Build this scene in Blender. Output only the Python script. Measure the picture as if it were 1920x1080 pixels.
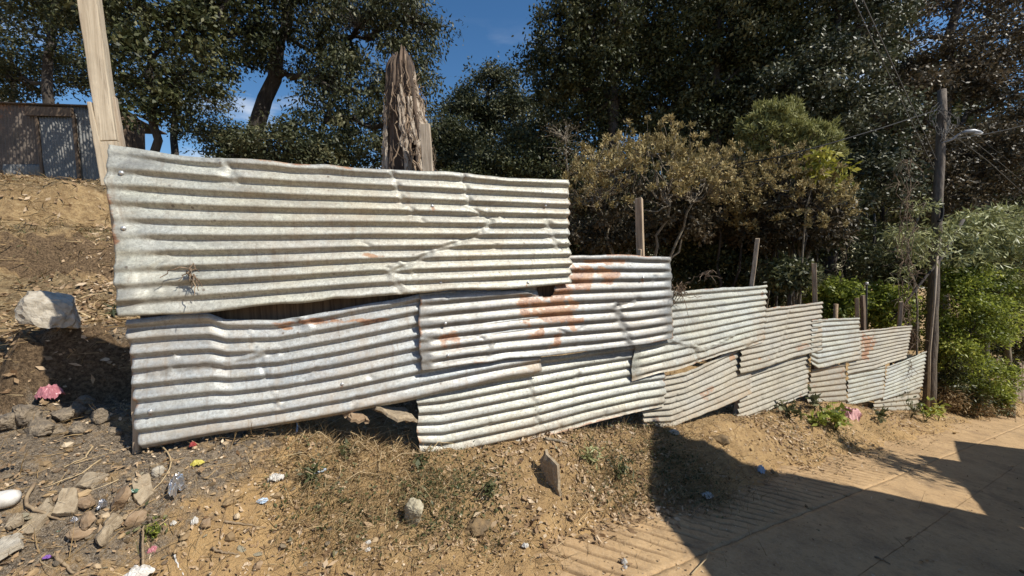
import bpy, math, random
import numpy as np
from mathutils import Vector, Matrix, noise as mnoise
rng = np.random.default_rng(11); random.seed(11)
for o in list(bpy.data.objects): bpy.data.objects.remove(o)
SC = bpy.context.scene; COL = SC.collection

# ------------------------------------------------------------------ camera
FPX = 740.0; PIT = math.radians(4.5); ROL = math.radians(1.2); CAM = np.array([0, 0, 1.55])
_f = np.array([0, math.cos(PIT), -math.sin(PIT)]); _u = np.array([0, math.sin(PIT), math.cos(PIT)]); _r = np.array([1.0, 0, 0])
RR = _r*math.cos(ROL) - _u*math.sin(ROL); UU = _u*math.cos(ROL) + _r*math.sin(ROL)
cam = bpy.data.cameras.new('camera'); cam.sensor_fit = 'HORIZONTAL'; cam.sensor_width = 36; cam.lens = FPX/1920*36
cam.clip_start = 0.05; cam.clip_end = 600
co = bpy.data.objects.new('camera', cam); COL.objects.link(co); SC.camera = co
co.matrix_world = Matrix(((RR[0], UU[0], -_f[0], CAM[0]), (RR[1], UU[1], -_f[1], CAM[1]), (RR[2], UU[2], -_f[2], CAM[2]), (0, 0, 0, 1)))

# ------------------------------------------------------------------ light
SUN_EL = math.radians(46); SUN_AZ = math.radians(-23.7)         # towards the sun, behind the camera's right shoulder
L = np.array([math.cos(SUN_AZ)*math.cos(SUN_EL), math.sin(SUN_AZ)*math.cos(SUN_EL), math.sin(SUN_EL)])
w = bpy.data.worlds.new('World'); SC.world = w; w.use_nodes = True
nt = w.node_tree; nt.nodes.clear()
wo = nt.nodes.new('ShaderNodeOutputWorld'); bg = nt.nodes.new('ShaderNodeBackground')
sky = nt.nodes.new('ShaderNodeTexSky'); sky.sky_type = 'NISHITA'; sky.sun_disc = False
sky.sun_elevation = SUN_EL; sky.sun_rotation = math.pi/2 - SUN_AZ; sky.altitude = 600; sky.air_density = 1.0; sky.dust_density = 0.5; sky.ozone_density = 1.2
hs = nt.nodes.new('ShaderNodeHueSaturation'); hs.inputs['Saturation'].default_value = 1.28
nt.links.new(sky.outputs[0], hs.inputs['Color'])
tc = nt.nodes.new('ShaderNodeTexCoord'); sx = nt.nodes.new('ShaderNodeSeparateXYZ'); nt.links.new(tc.outputs['Generated'], sx.inputs[0])
mp = nt.nodes.new('ShaderNodeMapping'); mp.inputs['Scale'].default_value = (1.6, 1.6, 5.0); nt.links.new(tc.outputs['Generated'], mp.inputs[0])
cn = nt.nodes.new('ShaderNodeTexNoise'); cn.inputs['Scale'].default_value = 2.3; cn.inputs['Detail'].default_value = 7; nt.links.new(mp.outputs[0], cn.inputs[0])
cr = nt.nodes.new('ShaderNodeMapRange'); cr.inputs[1].default_value = 0.56; cr.inputs[2].default_value = 0.74; nt.links.new(cn.outputs[0], cr.inputs[0])
lo = nt.nodes.new('ShaderNodeMapRange'); lo.inputs[1].default_value = 0.50; lo.inputs[2].default_value = 0.28; nt.links.new(sx.outputs[2], lo.inputs[0])
mu = nt.nodes.new('ShaderNodeMath'); mu.operation = 'MULTIPLY'; nt.links.new(cr.outputs[0], mu.inputs[0]); nt.links.new(lo.outputs[0], mu.inputs[1])
mx = nt.nodes.new('ShaderNodeMix'); mx.data_type = 'RGBA'; nt.links.new(mu.outputs[0], mx.inputs[0]); nt.links.new(hs.outputs[0], mx.inputs[6]); mx.inputs[7].default_value = (7.5, 7.9, 8.4, 1)
nt.links.new(mx.outputs[2], bg.inputs[0]); bg.inputs[1].default_value = 0.098; nt.links.new(bg.outputs[0], wo.inputs[0])
sl = bpy.data.lights.new('sun', 'SUN'); sl.energy = 4.7; sl.angle = math.radians(0.55); sl.color = (1.0, 0.95, 0.85)
so = bpy.data.objects.new('sun', sl); COL.objects.link(so); so.rotation_euler = Vector(L).to_track_quat('Z', 'Y').to_euler()
so.location = (20, -12, 25)
SC.view_settings.view_transform = 'Standard'; SC.view_settings.look = 'None'; SC.view_settings.exposure = 0.34; SC.view_settings.gamma = 1.0
SC.view_settings.use_curve_mapping = False
SC.render.engine = 'CYCLES'; SC.cycles.max_bounces = 5; SC.cycles.diffuse_bounces = 3; SC.cycles.glossy_bounces = 2; SC.cycles.transmission_bounces = 3
SC.cycles.transparent_max_bounces = 8; SC.cycles.use_denoising = True

# ------------------------------------------------------------------ small helpers
def ray(x, y): return _f + RR*(x-960)/FPX + UU*(540-y)/FPX
def px(x, y, z): return CAM + ray(x, y)*z                           # the place seen there, z metres down the view axis
def smooth(a, b, x):
    t = np.clip((x-a)/(b-a), 0, 1); return t*t*(3-2*t)
_perm = rng.permutation(512)
_val = rng.random(512)
def vnoise(x, y, seed=0):
    xi = np.floor(x).astype(int); yi = np.floor(y).astype(int); fx = x-xi; fy = y-yi
    fx = fx*fx*(3-2*fx); fy = fy*fy*(3-2*fy)
    def h(i, j): return _val[_perm[(_perm[(i+seed*37) & 511]+j) & 511]]
    return ((h(xi, yi)*(1-fx)+h(xi+1, yi)*fx)*(1-fy) + (h(xi, yi+1)*(1-fx)+h(xi+1, yi+1)*fx)*fy)*2-1
def fbm(x, y, oct=4, seed=0, gain=0.5):
    s = 0; a = 1.0
    for i in range(oct):
        s = s + a*vnoise(x*2**i+i*17.3, y*2**i-i*9.1, seed+i); a *= gain
    return s
def link(o, parent=None):
    COL.objects.link(o)
    if parent is not None: o.parent = parent
    return o
def tag(o, label=None, cat=None, group=None, kind=None):
    if label: o['label'] = label
    if cat: o['category'] = cat
    if group: o['group'] = group
    if kind: o['kind'] = kind
    return o
def empty(name, loc, label, cat, group=None):
    o = bpy.data.objects.new(name, None); o.location = [float(c) for c in loc]; o.empty_display_size = 0.1
    COL.objects.link(o); return tag(o, label, cat, group)
def mesh_np(name, V, Q, mat=None, attrs=None, smooth_=False, uv=None):
    V = np.asarray(V, dtype=np.float32); Q = np.asarray(Q, dtype=np.int32)
    me = bpy.data.meshes.new(name); k = Q.shape[1]; n = len(Q)
    me.vertices.add(len(V)); me.vertices.foreach_set('co', V.ravel())
    me.loops.add(n*k); me.loops.foreach_set('vertex_index', Q.ravel())
    me.polygons.add(n); me.polygons.foreach_set('loop_start', np.arange(0, n*k, k, dtype=np.int32))
    me.polygons.foreach_set('use_smooth', np.full(n, smooth_, dtype=bool))
    for an, (dom, typ, data) in (attrs or {}).items():
        a = me.attributes.new(an, typ, dom); a.data.foreach_set('color' if 'COLOR' in typ else 'value', np.asarray(data, dtype=np.float32).ravel())
    if uv is not None:
        ul = me.uv_layers.new(name='UVMap'); ul.data.foreach_set('uv', np.asarray(uv, dtype=np.float32)[Q.ravel()].ravel())
    me.update(calc_edges=True)
    if mat: me.materials.append(mat)
    return me
def obj(name, me, parent=None, origin=None):
    """links a mesh given in world coordinates; with a parent (an Empty at parent.location, unrotated) it is moved to local ones"""
    o = bpy.data.objects.new(name, me)
    off = np.array([0.0, 0, 0])
    if parent is not None:
        p = parent
        while p is not None: off = off + np.array(p.location); p = p.parent
    if origin is not None:
        oo = np.asarray(origin, float); me.transform(Matrix.Translation(Vector(-oo))); o.location = oo-off
    elif parent is not None:
        me.transform(Matrix.Translation(Vector(-off)))
    return link(o, parent)
def merge(parts):
    V = []; Q = []; n = 0
    for v, q in parts:
        v = np.asarray(v); q = np.asarray(q); V.append(v); Q.append(q+n); n += len(v)
    return np.concatenate(V), np.concatenate(Q)
def tube(path, rad, sides=6, cap=True):
    P = np.asarray(path, float); n = len(P); rad = np.broadcast_to(np.asarray(rad, float), (n,))
    T = np.gradient(P, axis=0); T /= np.linalg.norm(T, axis=1)[:, None]+1e-9
    ref = np.array([0.13, 0.21, 0.97]) if abs(T[0][2]) < 0.8 else np.array([0.95, 0.2, 0.1])
    A = np.cross(T, ref); A /= np.linalg.norm(A, axis=1)[:, None]+1e-9; B = np.cross(T, A)
    ang = np.linspace(0, 2*math.pi, sides, endpoint=False)
    V = (P[:, None, :] + rad[:, None, None]*(np.cos(ang)[None, :, None]*A[:, None, :] + np.sin(ang)[None, :, None]*B[:, None, :])).reshape(-1, 3)
    i = np.arange(n-1)[:, None]*sides; j = np.arange(sides)[None, :]; j2 = (j+1) % sides
    Q = np.stack([i+j, i+j2, i+sides+j2, i+sides+j], -1).reshape(-1, 4)
    if cap:
        V = np.concatenate([V, P[:1], P[-1:]]); a = n*sides; jj = np.arange(sides); k2 = (jj+1) % sides
        Q = np.concatenate([Q, np.stack([np.full(sides, a), k2, jj, jj], -1)[:, [0, 1, 2, 2]], np.stack([np.full(sides, a+1), (n-1)*sides+jj, (n-1)*sides+k2, (n-1)*sides+k2], -1)])
    return V, Q
def tube_mesh(name, tubes, mat, smooth_=True):
    V, Q = merge(tubes)
    me = bpy.data.meshes.new(name)
    faces = [tuple(dict.fromkeys(q)) for q in Q.tolist()]
    me.from_pydata(V.tolist(), [], faces); me.update(); me.polygons.foreach_set('use_smooth', np.full(len(me.polygons), smooth_, dtype=bool))
    me.materials.append(mat); return me
def curve(a, b, sag=0.0, n=8, wob=0.0):
    a = np.asarray(a, float); b = np.asarray(b, float); t = np.linspace(0, 1, n)[:, None]
    P = a*(1-t)+b*t; P[:, 2] -= 4*sag*(t[:, 0]*(1-t[:, 0]))
    if wob: P[1:-1] += rng.normal(0, wob, (n-2, 3))
    return P

# ------------------------------------------------------------------ materials
def M(name):
    m = bpy.data.materials.new(name); m.use_nodes = True; nt = m.node_tree; nt.nodes.clear()
    out = nt.nodes.new('ShaderNodeOutputMaterial'); bs = nt.nodes.new('ShaderNodeBsdfPrincipled'); nt.links.new(bs.outputs[0], out.inputs[0])
    return m, nt, bs, out
def nd(nt, typ, ins=None, **props):
    n = nt.nodes.new(typ)
    for k, v in props.items(): setattr(n, k, v)
    for k, v in (ins or {}).items():
        if isinstance(v, bpy.types.NodeSocket): nt.links.new(v, n.inputs[k])
        else: n.inputs[k].default_value = v
    return n
def mixc(nt, fac, a, b, mode='MIX'):
    n = nt.nodes.new('ShaderNodeMix'); n.data_type = 'RGBA'; n.blend_type = mode
    for k, v in ((0, fac), (6, a), (7, b)):
        if isinstance(v, bpy.types.NodeSocket): nt.links.new(v, n.inputs[k])
        else: n.inputs[k].default_value = v if k == 0 else (*v, 1)
    return n.outputs[2]
def noise_(nt, vec, scale, detail=4, rough=0.55, dist=0.0):
    return nd(nt, 'ShaderNodeTexNoise', {'Vector': vec, 'Scale': scale, 'Detail': detail, 'Roughness': rough, 'Distortion': dist}).outputs[0]
def rng_(nt, v, a, b, c=0.0, d=1.0):
    return nd(nt, 'ShaderNodeMapRange', {0: v, 1: a, 2: b, 3: c, 4: d}).outputs[0]
def math_(nt, op, a, b):
    return nd(nt, 'ShaderNodeMath', {0: a, 1: b}, operation=op).outputs[0]
def bump(nt, bs, h, strength=0.5, dist=0.01):
    b = nd(nt, 'ShaderNodeBump', {'Strength': strength, 'Distance': dist, 'Height': h}); nt.links.new(b.outputs[0], bs.inputs['Normal'])
def setc(nt, bs, sock): nt.links.new(sock, bs.inputs['Base Color'])
def ospos(nt): return nd(nt, 'ShaderNodeTexCoord').outputs['Object']
def wpos(nt): return nd(nt, 'ShaderNodeNewGeometry').outputs['Position']

def leaf_mat(name, c0, c1, c2, trans=0.25, rough=0.42, spec=0.45):
    m, nt, bs, out = M(name)
    a = nd(nt, 'ShaderNodeAttribute', attribute_name='var')
    rp = nt.nodes.new('ShaderNodeValToRGB'); e = rp.color_ramp.elements
    e[0].color = (*c0, 1); e[1].color = (*c2, 1); e.new(0.55).color = (*c1, 1)
    nt.links.new(a.outputs['Fac'], rp.inputs[0]); setc(nt, bs, rp.outputs[0])
    bs.inputs['Roughness'].default_value = rough; bs.inputs['Specular IOR Level'].default_value = spec
    tr = nd(nt, 'ShaderNodeBsdfTranslucent', {'Color': rp.outputs[0]}); ms = nd(nt, 'ShaderNodeMixShader', {0: trans})
    nt.links.new(bs.outputs[0], ms.inputs[1]); nt.links.new(tr.outputs[0], ms.inputs[2]); nt.links.new(ms.outputs[0], out.inputs[0]); return m
LEAF_DARK = leaf_mat('leaf_dark', (0.014, 0.020, 0.007), (0.062, 0.070, 0.026), (0.18, 0.17, 0.08), 0.18, 0.52, 0.28)
LEAF_GLOSS = leaf_mat('leaf_glossy', (0.014, 0.020, 0.008), (0.070, 0.080, 0.038), (0.21, 0.20, 0.12), 0.15, 0.5, 0.4)
LEAF_OLIVE = leaf_mat('leaf_olive', (0.022, 0.028, 0.012), (0.062, 0.070, 0.032), (0.165, 0.155, 0.075), 0.2, 0.5, 0.3)
LEAF_RUSSET = leaf_mat('leaf_russet', (0.03, 0.026, 0.014), (0.088, 0.070, 0.040), (0.17, 0.125, 0.075), 0.2, 0.5, 0.3)
LEAF_TAN = leaf_mat('leaf_tan', (0.13, 0.11, 0.045), (0.35, 0.275, 0.12), (0.55, 0.43, 0.23), 0.2, 0.7, 0.2)
LEAF_LIME = leaf_mat('leaf_lime', (0.11, 0.115, 0.035), (0.27, 0.27, 0.095), (0.44, 0.42, 0.18), 0.25, 0.6, 0.3)
LEAF_BRIGHT = leaf_mat('leaf_bright', (0.08, 0.11, 0.018), (0.29, 0.335, 0.055), (0.52, 0.54, 0.11), 0.45, 0.5, 0.4)
LEAF_GREY = leaf_mat('leaf_grey_green', (0.11, 0.12, 0.045), (0.37, 0.38, 0.165), (0.62, 0.61, 0.33), 0.25, 0.5, 0.4)
LEAF_YELLOW = leaf_mat('leaf_yellow', (0.15, 0.16, 0.02), (0.36, 0.34, 0.05), (0.55, 0.47, 0.10), 0.3, 0.5, 0.3)
LEAF_WEED = leaf_mat('leaf_weed', (0.035, 0.042, 0.016), (0.10, 0.11, 0.045), (0.25, 0.235, 0.12), 0.25, 0.5, 0.35)
STRAW = leaf_mat('dry_straw', (0.14, 0.09, 0.04), (0.32, 0.22, 0.11), (0.55, 0.42, 0.24), 0.12, 0.7, 0.2)
LITTER = leaf_mat('dead_leaf', (0.14, 0.08, 0.04), (0.36, 0.245, 0.14), (0.64, 0.51, 0.36), 0.1, 0.7, 0.2)

def bark_mat(name, c0, c1, scale=14):
    m, nt, bs, out = M(name); p = wpos(nt)
    mpn = nd(nt, 'ShaderNodeMapping', {'Vector': p, 'Scale': (1, 1, 0.22)}).outputs[0]
    a = noise_(nt, mpn, scale, 6, 0.65); b = noise_(nt, p, 2.0, 3)
    c = mixc(nt, rng_(nt, a, 0.35, 0.7), c0, c1); c = mixc(nt, rng_(nt, b, 0.5, 0.75, 0, 0.45), c, tuple(x*0.6+0.04 for x in c1))
    setc(nt, bs, c); bs.inputs['Roughness'].default_value = 0.88; bump(nt, bs, a, 0.8, 0.03); return m
BARK = bark_mat('bark_dark', (0.022, 0.017, 0.013), (0.075, 0.06, 0.048))
BARK_PALE = bark_mat('bark_pale', (0.10, 0.08, 0.055), (0.34, 0.28, 0.20), 20)
BARK_DEAD = bark_mat('bark_dead', (0.020, 0.013, 0.009), (0.20, 0.135, 0.09), 9)
BARK_STRIP = bark_mat('bark_strip', (0.20, 0.145, 0.10), (0.62, 0.53, 0.42), 22)
VINE = bark_mat('vine_dry', (0.09, 0.055, 0.035), (0.40, 0.29, 0.19), 25)

def wood_mat(name, c0, c1, knots=True):
    m, nt, bs, out = M(name); p = ospos(nt)
    mpn = nd(nt, 'ShaderNodeMapping', {'Vector': p, 'Scale': (1, 1, 0.045)}).outputs[0]
    g = noise_(nt, mpn, 55, 6, 0.6, 0.4); l = noise_(nt, p, 4, 4, 0.6); f = noise_(nt, mpn, 220, 3, 0.6)
    c = mixc(nt, rng_(nt, g, 0.36, 0.66), c0, c1)
    c = mixc(nt, rng_(nt, l, 0.5, 0.72, 0, 0.5), c, tuple(x*0.62 for x in c0)); c = mixc(nt, rng_(nt, f, 0.58, 0.7, 0, 0.55), c, (0.09, 0.06, 0.04))
    if knots:
        v = nd(nt, 'ShaderNodeTexVoronoi', {'Vector': nd(nt, 'ShaderNodeMapping', {'Vector': p, 'Scale': (1, 1, 0.5)}).outputs[0], 'Scale': 7.0}).outputs[0]
        c = mixc(nt, rng_(nt, v, 0.12, 0.04, 0, 0.8), c, (0.12, 0.07, 0.04))
    setc(nt, bs, c); bs.inputs['Roughness'].default_value = 0.8; bump(nt, bs, g, 0.35, 0.006); return m
WOOD = wood_mat('timber_weathered', (0.38, 0.305, 0.215), (0.60, 0.51, 0.38))
WOOD_GREY = wood_mat('board_grey', (0.27, 0.21, 0.15), (0.50, 0.41, 0.31))
WOOD_POST = wood_mat('post_wood', (0.30, 0.215, 0.14), (0.58, 0.45, 0.31), False)
WOOD_DARK = wood_mat('lintel_wood', (0.07, 0.045, 0.03), (0.20, 0.14, 0.09), False)

def metal_mat(name, base, warm, metallic=0.25, rough=0.52):
    """weathered galvanised sheet; u runs along the sheet in metres; 'wear' holds rust, dirt and tone"""
    m, nt, bs, out = M(name); uv = nd(nt, 'ShaderNodeUVMap').outputs[0]
    at = nd(nt, 'ShaderNodeAttribute', attribute_name='wear'); sp = nd(nt, 'ShaderNodeSeparateColor', {0: at.outputs['Color']})
    rust, dirt, tone = sp.outputs[0], sp.outputs[1], sp.outputs[2]
    strk = nd(nt, 'ShaderNodeMapping', {'Vector': uv, 'Scale': (1, 6, 1)}).outputs[0]
    vert = nd(nt, 'ShaderNodeMapping', {'Vector': uv, 'Scale': (9, 1, 1)}).outputs[0]
    sp1 = nd(nt, 'ShaderNodeTexVoronoi', {'Vector': uv, 'Scale': 75.0}).outputs['Color']
    spg = nd(nt, 'ShaderNodeSeparateColor', {0: sp1}).outputs[0]
    cl = noise_(nt, nd(nt, 'ShaderNodeMapping', {'Vector': uv, 'Scale': (0.5, 1.5, 1)}).outputs[0], 3.0, 6, 0.62); fine = noise_(nt, nd(nt, 'ShaderNodeMapping', {'Vector': uv, 'Scale': (0.55, 1.5, 1)}).outputs[0], 60, 5, 0.75); st = noise_(nt, strk, 2.4, 6, 0.6); ve = noise_(nt, vert, 3.0, 5, 0.6)
    c = mixc(nt, rng_(nt, cl, 0.35, 0.68), base, warm)
    c = mixc(nt, rng_(nt, st, 0.46, 0.70, 0, 0.7), c, tuple(x*0.52 for x in base))
    c = mixc(nt, rng_(nt, fine, 0.50, 0.70, 0.0, 0.55), c, (0.25, 0.245, 0.225)); c = mixc(nt, rng_(nt, noise_(nt, uv, 115, 3, 0.8), 0.50, 0.64, 0, 0.6), c, (0.20, 0.19, 0.17)); c = mixc(nt, rng_(nt, noise_(nt, nd(nt, 'ShaderNodeMapping', {'Vector': uv, 'Scale': (0.35, 1.6, 1)}).outputs[0], 9, 7, 0.72), 0.54, 0.74, 0, 0.5), c, (0.34, 0.285, 0.205))
    c = mixc(nt, 0.16, c, nd(nt, 'ShaderNodeCombineColor', {0: spg, 1: spg, 2: spg}).outputs[0], 'OVERLAY')
    c = mixc(nt, rng_(nt, ve, 0.57, 0.68, 0, 0.42), c, (0.22, 0.18, 0.14)); c = mixc(nt, rng_(nt, noise_(nt, nd(nt, 'ShaderNodeMapping', {'Vector': uv, 'Scale': (26, 2.2, 1)}).outputs[0], 1.6, 4, 0.6), 0.62, 0.70, 0, 0.4), c, (0.17, 0.13, 0.10))
    pock = nd(nt, 'ShaderNodeTexVoronoi', {'Vector': uv, 'Scale': 16.0}).outputs[0]
    pk = math_(nt, 'MULTIPLY', rng_(nt, pock, 0.13, 0.08), rng_(nt, noise_(nt, uv, 5.0, 2), 0.50, 0.57)); c = mixc(nt, math_(nt, 'MULTIPLY', pk, 0.75), c, (0.10, 0.08, 0.07))
    dn = math_(nt, 'MULTIPLY', dirt, rng_(nt, noise_(nt, uv, 9, 6, 0.7), 0.30, 0.62)); c = mixc(nt, math_(nt, 'MULTIPLY', dn, 0.8), c, (0.33, 0.235, 0.14))
    gn = math_(nt, 'MULTIPLY', tone, rng_(nt, noise_(nt, uv, 11, 6, 0.7), 0.30, 0.60)); c = mixc(nt, math_(nt, 'MULTIPLY', gn, 0.85), c, (0.155, 0.15, 0.14))
    rn = math_(nt, 'ADD', rust, math_(nt, 'MULTIPLY', math_(nt, 'SUBTRACT', noise_(nt, nd(nt, 'ShaderNodeMapping', {'Vector': uv, 'Scale': (0.6, 1.3, 1)}).outputs[0], 11, 9, 0.78), 0.5), 1.7)); rm = rng_(nt, rn, 0.44, 0.66)
    rc = mixc(nt, rng_(nt, noise_(nt, uv, 60, 4), 0.35, 0.7), (0.15, 0.065, 0.033), (0.40, 0.20, 0.105)); rc = mixc(nt, rng_(nt, noise_(nt, uv, 8, 5), 0.42, 0.66, 0, 0.75), rc, (0.43, 0.25, 0.13)); c = mixc(nt, math_(nt, 'MULTIPLY', rm, 0.92), c, rc)
    setc(nt, bs, c); bs.inputs['Metallic'].default_value = metallic
    nt.links.new(rng_(nt, fine, 0.3, 0.7, rough-0.08, rough+0.16), bs.inputs['Roughness'])
    mt = math_(nt, 'MULTIPLY', math_(nt, 'SUBTRACT', 1.0, math_(nt, 'MAXIMUM', rm, dn)), metallic); nt.links.new(mt, bs.inputs['Metallic'])
    bump(nt, bs, math_(nt, 'ADD', math_(nt, 'MULTIPLY', fine, 0.5), cl), 0.22, 0.006); return m
ZINC = metal_mat('zinc_pale', (0.45, 0.463, 0.435), (0.495, 0.492, 0.40))
ZINC_BLUE = metal_mat('zinc_bluish', (0.40, 0.44, 0.465), (0.45, 0.46, 0.43), 0.3, 0.46)
ZINC_GREY = metal_mat('zinc_dull', (0.325, 0.35, 0.365), (0.37, 0.36, 0.33), 0.32, 0.44)
ZINC_TAN = metal_mat('zinc_dusty', (0.40, 0.385, 0.335), (0.44, 0.405, 0.315), 0.12, 0.58)
ZINC_DARK = metal_mat('zinc_dark', (0.14, 0.15, 0.16), (0.18, 0.18, 0.175), 0.3, 0.5)
ZINC_RUST = metal_mat('zinc_rusty', (0.10, 0.075, 0.06), (0.14, 0.10, 0.08), 0.1, 0.7)

def plain(name, c, rough=0.7, c2=None, scale=30, metallic=0.0, bmp=0.0, trans=0.0):
    m, nt, bs, out = M(name); p = ospos(nt); a = noise_(nt, p, scale, 6, 0.65)
    setc(nt, bs, mixc(nt, rng_(nt, a, 0.33, 0.68), c, c2 or tuple(x*0.7 for x in c)))
    bs.inputs['Roughness'].default_value = rough; bs.inputs['Metallic'].default_value = metallic
    if trans: bs.inputs['Transmission Weight'].default_value = trans
    if bmp: bump(nt, bs, a, 0.7, bmp)
    return m
STONE = plain('stone_tan', (0.39, 0.315, 0.215), 0.9, (0.22, 0.165, 0.105), 38, bmp=0.012)
STONE_PALE = plain('stone_pale', (0.52, 0.47, 0.385), 0.88, (0.31, 0.265, 0.20), 22, bmp=0.02)
STONE_ROUGH = plain('stone_rough', (0.50, 0.45, 0.32), 0.9, (0.24, 0.20, 0.13), 45, bmp=0.015)
STONE_BROWN = plain('stone_brown', (0.34, 0.245, 0.155), 0.9, (0.19, 0.12, 0.065), 26, bmp=0.01)
CHAR = plain('charred_clod', (0.085, 0.07, 0.055), 0.9, (0.30, 0.235, 0.16), 26, bmp=0.03)
CLOD = plain('earth_clod', (0.26, 0.17, 0.08), 0.95, (0.12, 0.085, 0.05), 22, bmp=0.02)
TWIG = plain('twig', (0.30, 0.22, 0.13), 0.85, (0.16, 0.11, 0.07), 30)
CABLE = plain('cable_black', (0.012, 0.012, 0.013), 0.9)
CABLE_PALE = plain('cable_grey', (0.11, 0.105, 0.10), 0.8)
PINK = plain('pink_plastic', (0.46, 0.18, 0.20), 0.4, (0.30, 0.10, 0.12), 20)
PINK_PALE = plain('pink_cloth', (0.70, 0.42, 0.40), 0.8, (0.6, 0.33, 0.33), 20)
WHITE = plain('white_plastic', (0.66, 0.64, 0.60), 0.5, (0.44, 0.40, 0.34), 26)
FOIL = plain('foil', (0.72, 0.72, 0.74), 0.25, (0.5, 0.5, 0.52), 30, 0.9)
BLACKPL = plain('black_mark', (0.015, 0.015, 0.016), 0.5)
YELLOW = plain('yellow_wrapper', (0.52, 0.44, 0.08), 0.5); PURPLE = plain('purple_scrap', (0.26, 0.12, 0.42), 0.5)
RED = plain('red_plastic', (0.36, 0.06, 0.055), 0.4); BLUE = plain('blue_plastic', (0.12, 0.30, 0.60), 0.4); GREENPL = plain('green_glass', (0.08, 0.16, 0.11), 0.25)
LIGHTBLUE = plain('pale_blue_plastic', (0.55, 0.66, 0.78), 0.4)
NAIL = plain('nail_zinc', (0.62, 0.62, 0.62), 0.35, metallic=0.6)
LAMP = plain('lamp_grey', (0.30, 0.31, 0.33), 0.4, metallic=0.2)
GLASS = plain('lamp_lens', (0.75, 0.76, 0.78), 0.2)
WALLM = plain('house_plaster', (0.42, 0.36, 0.28), 0.9, (0.34, 0.28, 0.21), 6, bmp=0.005)
DOORM = plain('house_door_paint', (0.10, 0.16, 0.22), 0.6)
WGLASS = plain('window_glass', (0.03, 0.035, 0.04), 0.08)

# ------------------------------------------------------------------ the lie of the land
TH = math.radians(31.5); DX, DY = math.cos(TH), math.sin(TH)
def sn(x, y): return x*DX+y*DY, -x*DY+y*DX                          # along the road (downhill), across towards the fence
PL = np.array([[-1.950, 1.946], [0.388, 3.089], [1.330, 3.511], [2.993, 4.765], [4.478, 5.717], [5.720, 6.420], [6.824, 7.021], [8.289, 7.824]])
PS, PN = sn(PL[:, 0], PL[:, 1])
def road_z(s): 
    s = np.asarray(s, float); sc = np.where(s > 30, 30+(s-30)*0.3, s); sc = np.where(sc < -6, -6+(sc+6)*0.2, sc); return 0.10-0.18*sc
ZF_S = [-6, -2.2, -0.65, 0.0, 0.5, 0.9, 1.9, 2.8, 3.8, 4.72, 6.6, 8.0, 9.5, 11.6, 14, 30]
ZF_Z = [0.95, 0.70, 0.61, 0.50, 0.36, 0.20, 0.10, -0.03, -0.26, -0.47, -0.68, -1.02, -1.40, -1.93, -2.35, -5.1]
T_N = [2.7, 3.26, 3.42, 5.0, 6.6, 6.85, 7.15, 8.9, 9.1, 9.5, 12, 14.5, 18, 26, 60, 200]
T_Z = [0.62, 0.72, 1.16, 1.25, 1.34, 1.46, 2.02, 2.12, 2.26, 2.9, 3.30, 3.68, 4.1, 3.6, 0, -10]
T2_N = [2.0, 2.7, 5.0] + T_N[4:]; T2_Z = [0.45, 0.66, 1.20] + T_Z[4:]
MOUNDS = []
def ground(x, y, detail=True):
    x = np.asarray(x, float); y = np.asarray(y, float); s, n = sn(x, y)
    zr = road_z(s); nf = np.interp(s, PS, PN); zf = np.interp(s, ZF_S, ZF_Z); zf = np.where(s > 30, zr+0.2, zf); zf = np.where(s < -6, zr-0.1, zf)
    nb = 1.86+0.10*vnoise(s*1.3, s*0+3.0, 5)
    t = np.clip((n-nb)/np.maximum(nf-0.05-nb, 0.2), 0, 1); t = t**1.15
    z = zr*(1-t)+zf*t
    wob = 0.10*fbm(s*1.1, n*0.6, 3, 9)
    left = np.interp(n+wob*np.clip(n-4.5, 0, 1.5)*3, T_N, T_Z); left2 = np.interp(n, T2_N, T2_Z)
    pit = smooth(-1.42, -1.27, s+0.05*vnoise(n*5, s*0, 3)); left = left*pit + left2*(1-pit)
    right = zf + 0.04*np.clip(n-nf, 0, 30)
    e = 0.4+0.55*np.clip(n-2.7, 0, 20); wl = 1-smooth(-0.55+0.18*np.clip(n-2.7, 0, 20), e, s)
    back = right*(1-wl)+left*wl
    wb = smooth(0.0, 0.12, n-nf)
    z = z*(1-wb) + back*wb
    for mx_, my_, mr, mh in MOUNDS: z = z + mh*np.exp(-((x-mx_)**2+(y-my_)**2)/mr**2)
    z = np.where(n < -9, z+0.1*np.clip(-9-n, 0, 30), z)
    if detail:
        near = 1/(1+np.clip(np.hypot(x, y)-7, 0, 60)*0.15)
        onroad = smooth(nb+0.05, nb-0.25, n)*smooth(1.2, 1.9, s)
        face = wl*smooth(2.9, 3.4, n)
        rough = (0.026+0.03*face+0.012*smooth(1.2, -0.4, s))*(1-onroad)+0.004
        z = z + near*rough*fbm(x*5.5, y*5.5, 5, 2, 0.58) + 0.035*(1-onroad)*fbm(x*1.3, y*1.3, 3, 7)
        r = np.abs(fbm(x*9, y*9, 3, 21)); z = z - near*face*0.05*r
        z = z-0.22*face*np.exp(-((n-9.0)/0.45)**2)*smooth(0.1, 0.5, fbm(s*0.8+3, n*0.3, 2, 91)); st = face*np.exp(-((n-7.0)/0.35)**2)+face*np.exp(-((n-9.3)/0.4)**2); z = z+0.16*st*fbm(x*2.6, y*2.6, 4, 61, 0.6)
        z = z+0.07*face*smooth(4.0, 5.5, n)*fbm(x*2.3, y*2.3, 4, 71, 0.6)
        cr_ = np.abs(fbm(x*14, y*14, 4, 23, 0.6)); z = z+near*(1-onroad)*0.016*(0.5-cr_)
    return z
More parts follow.
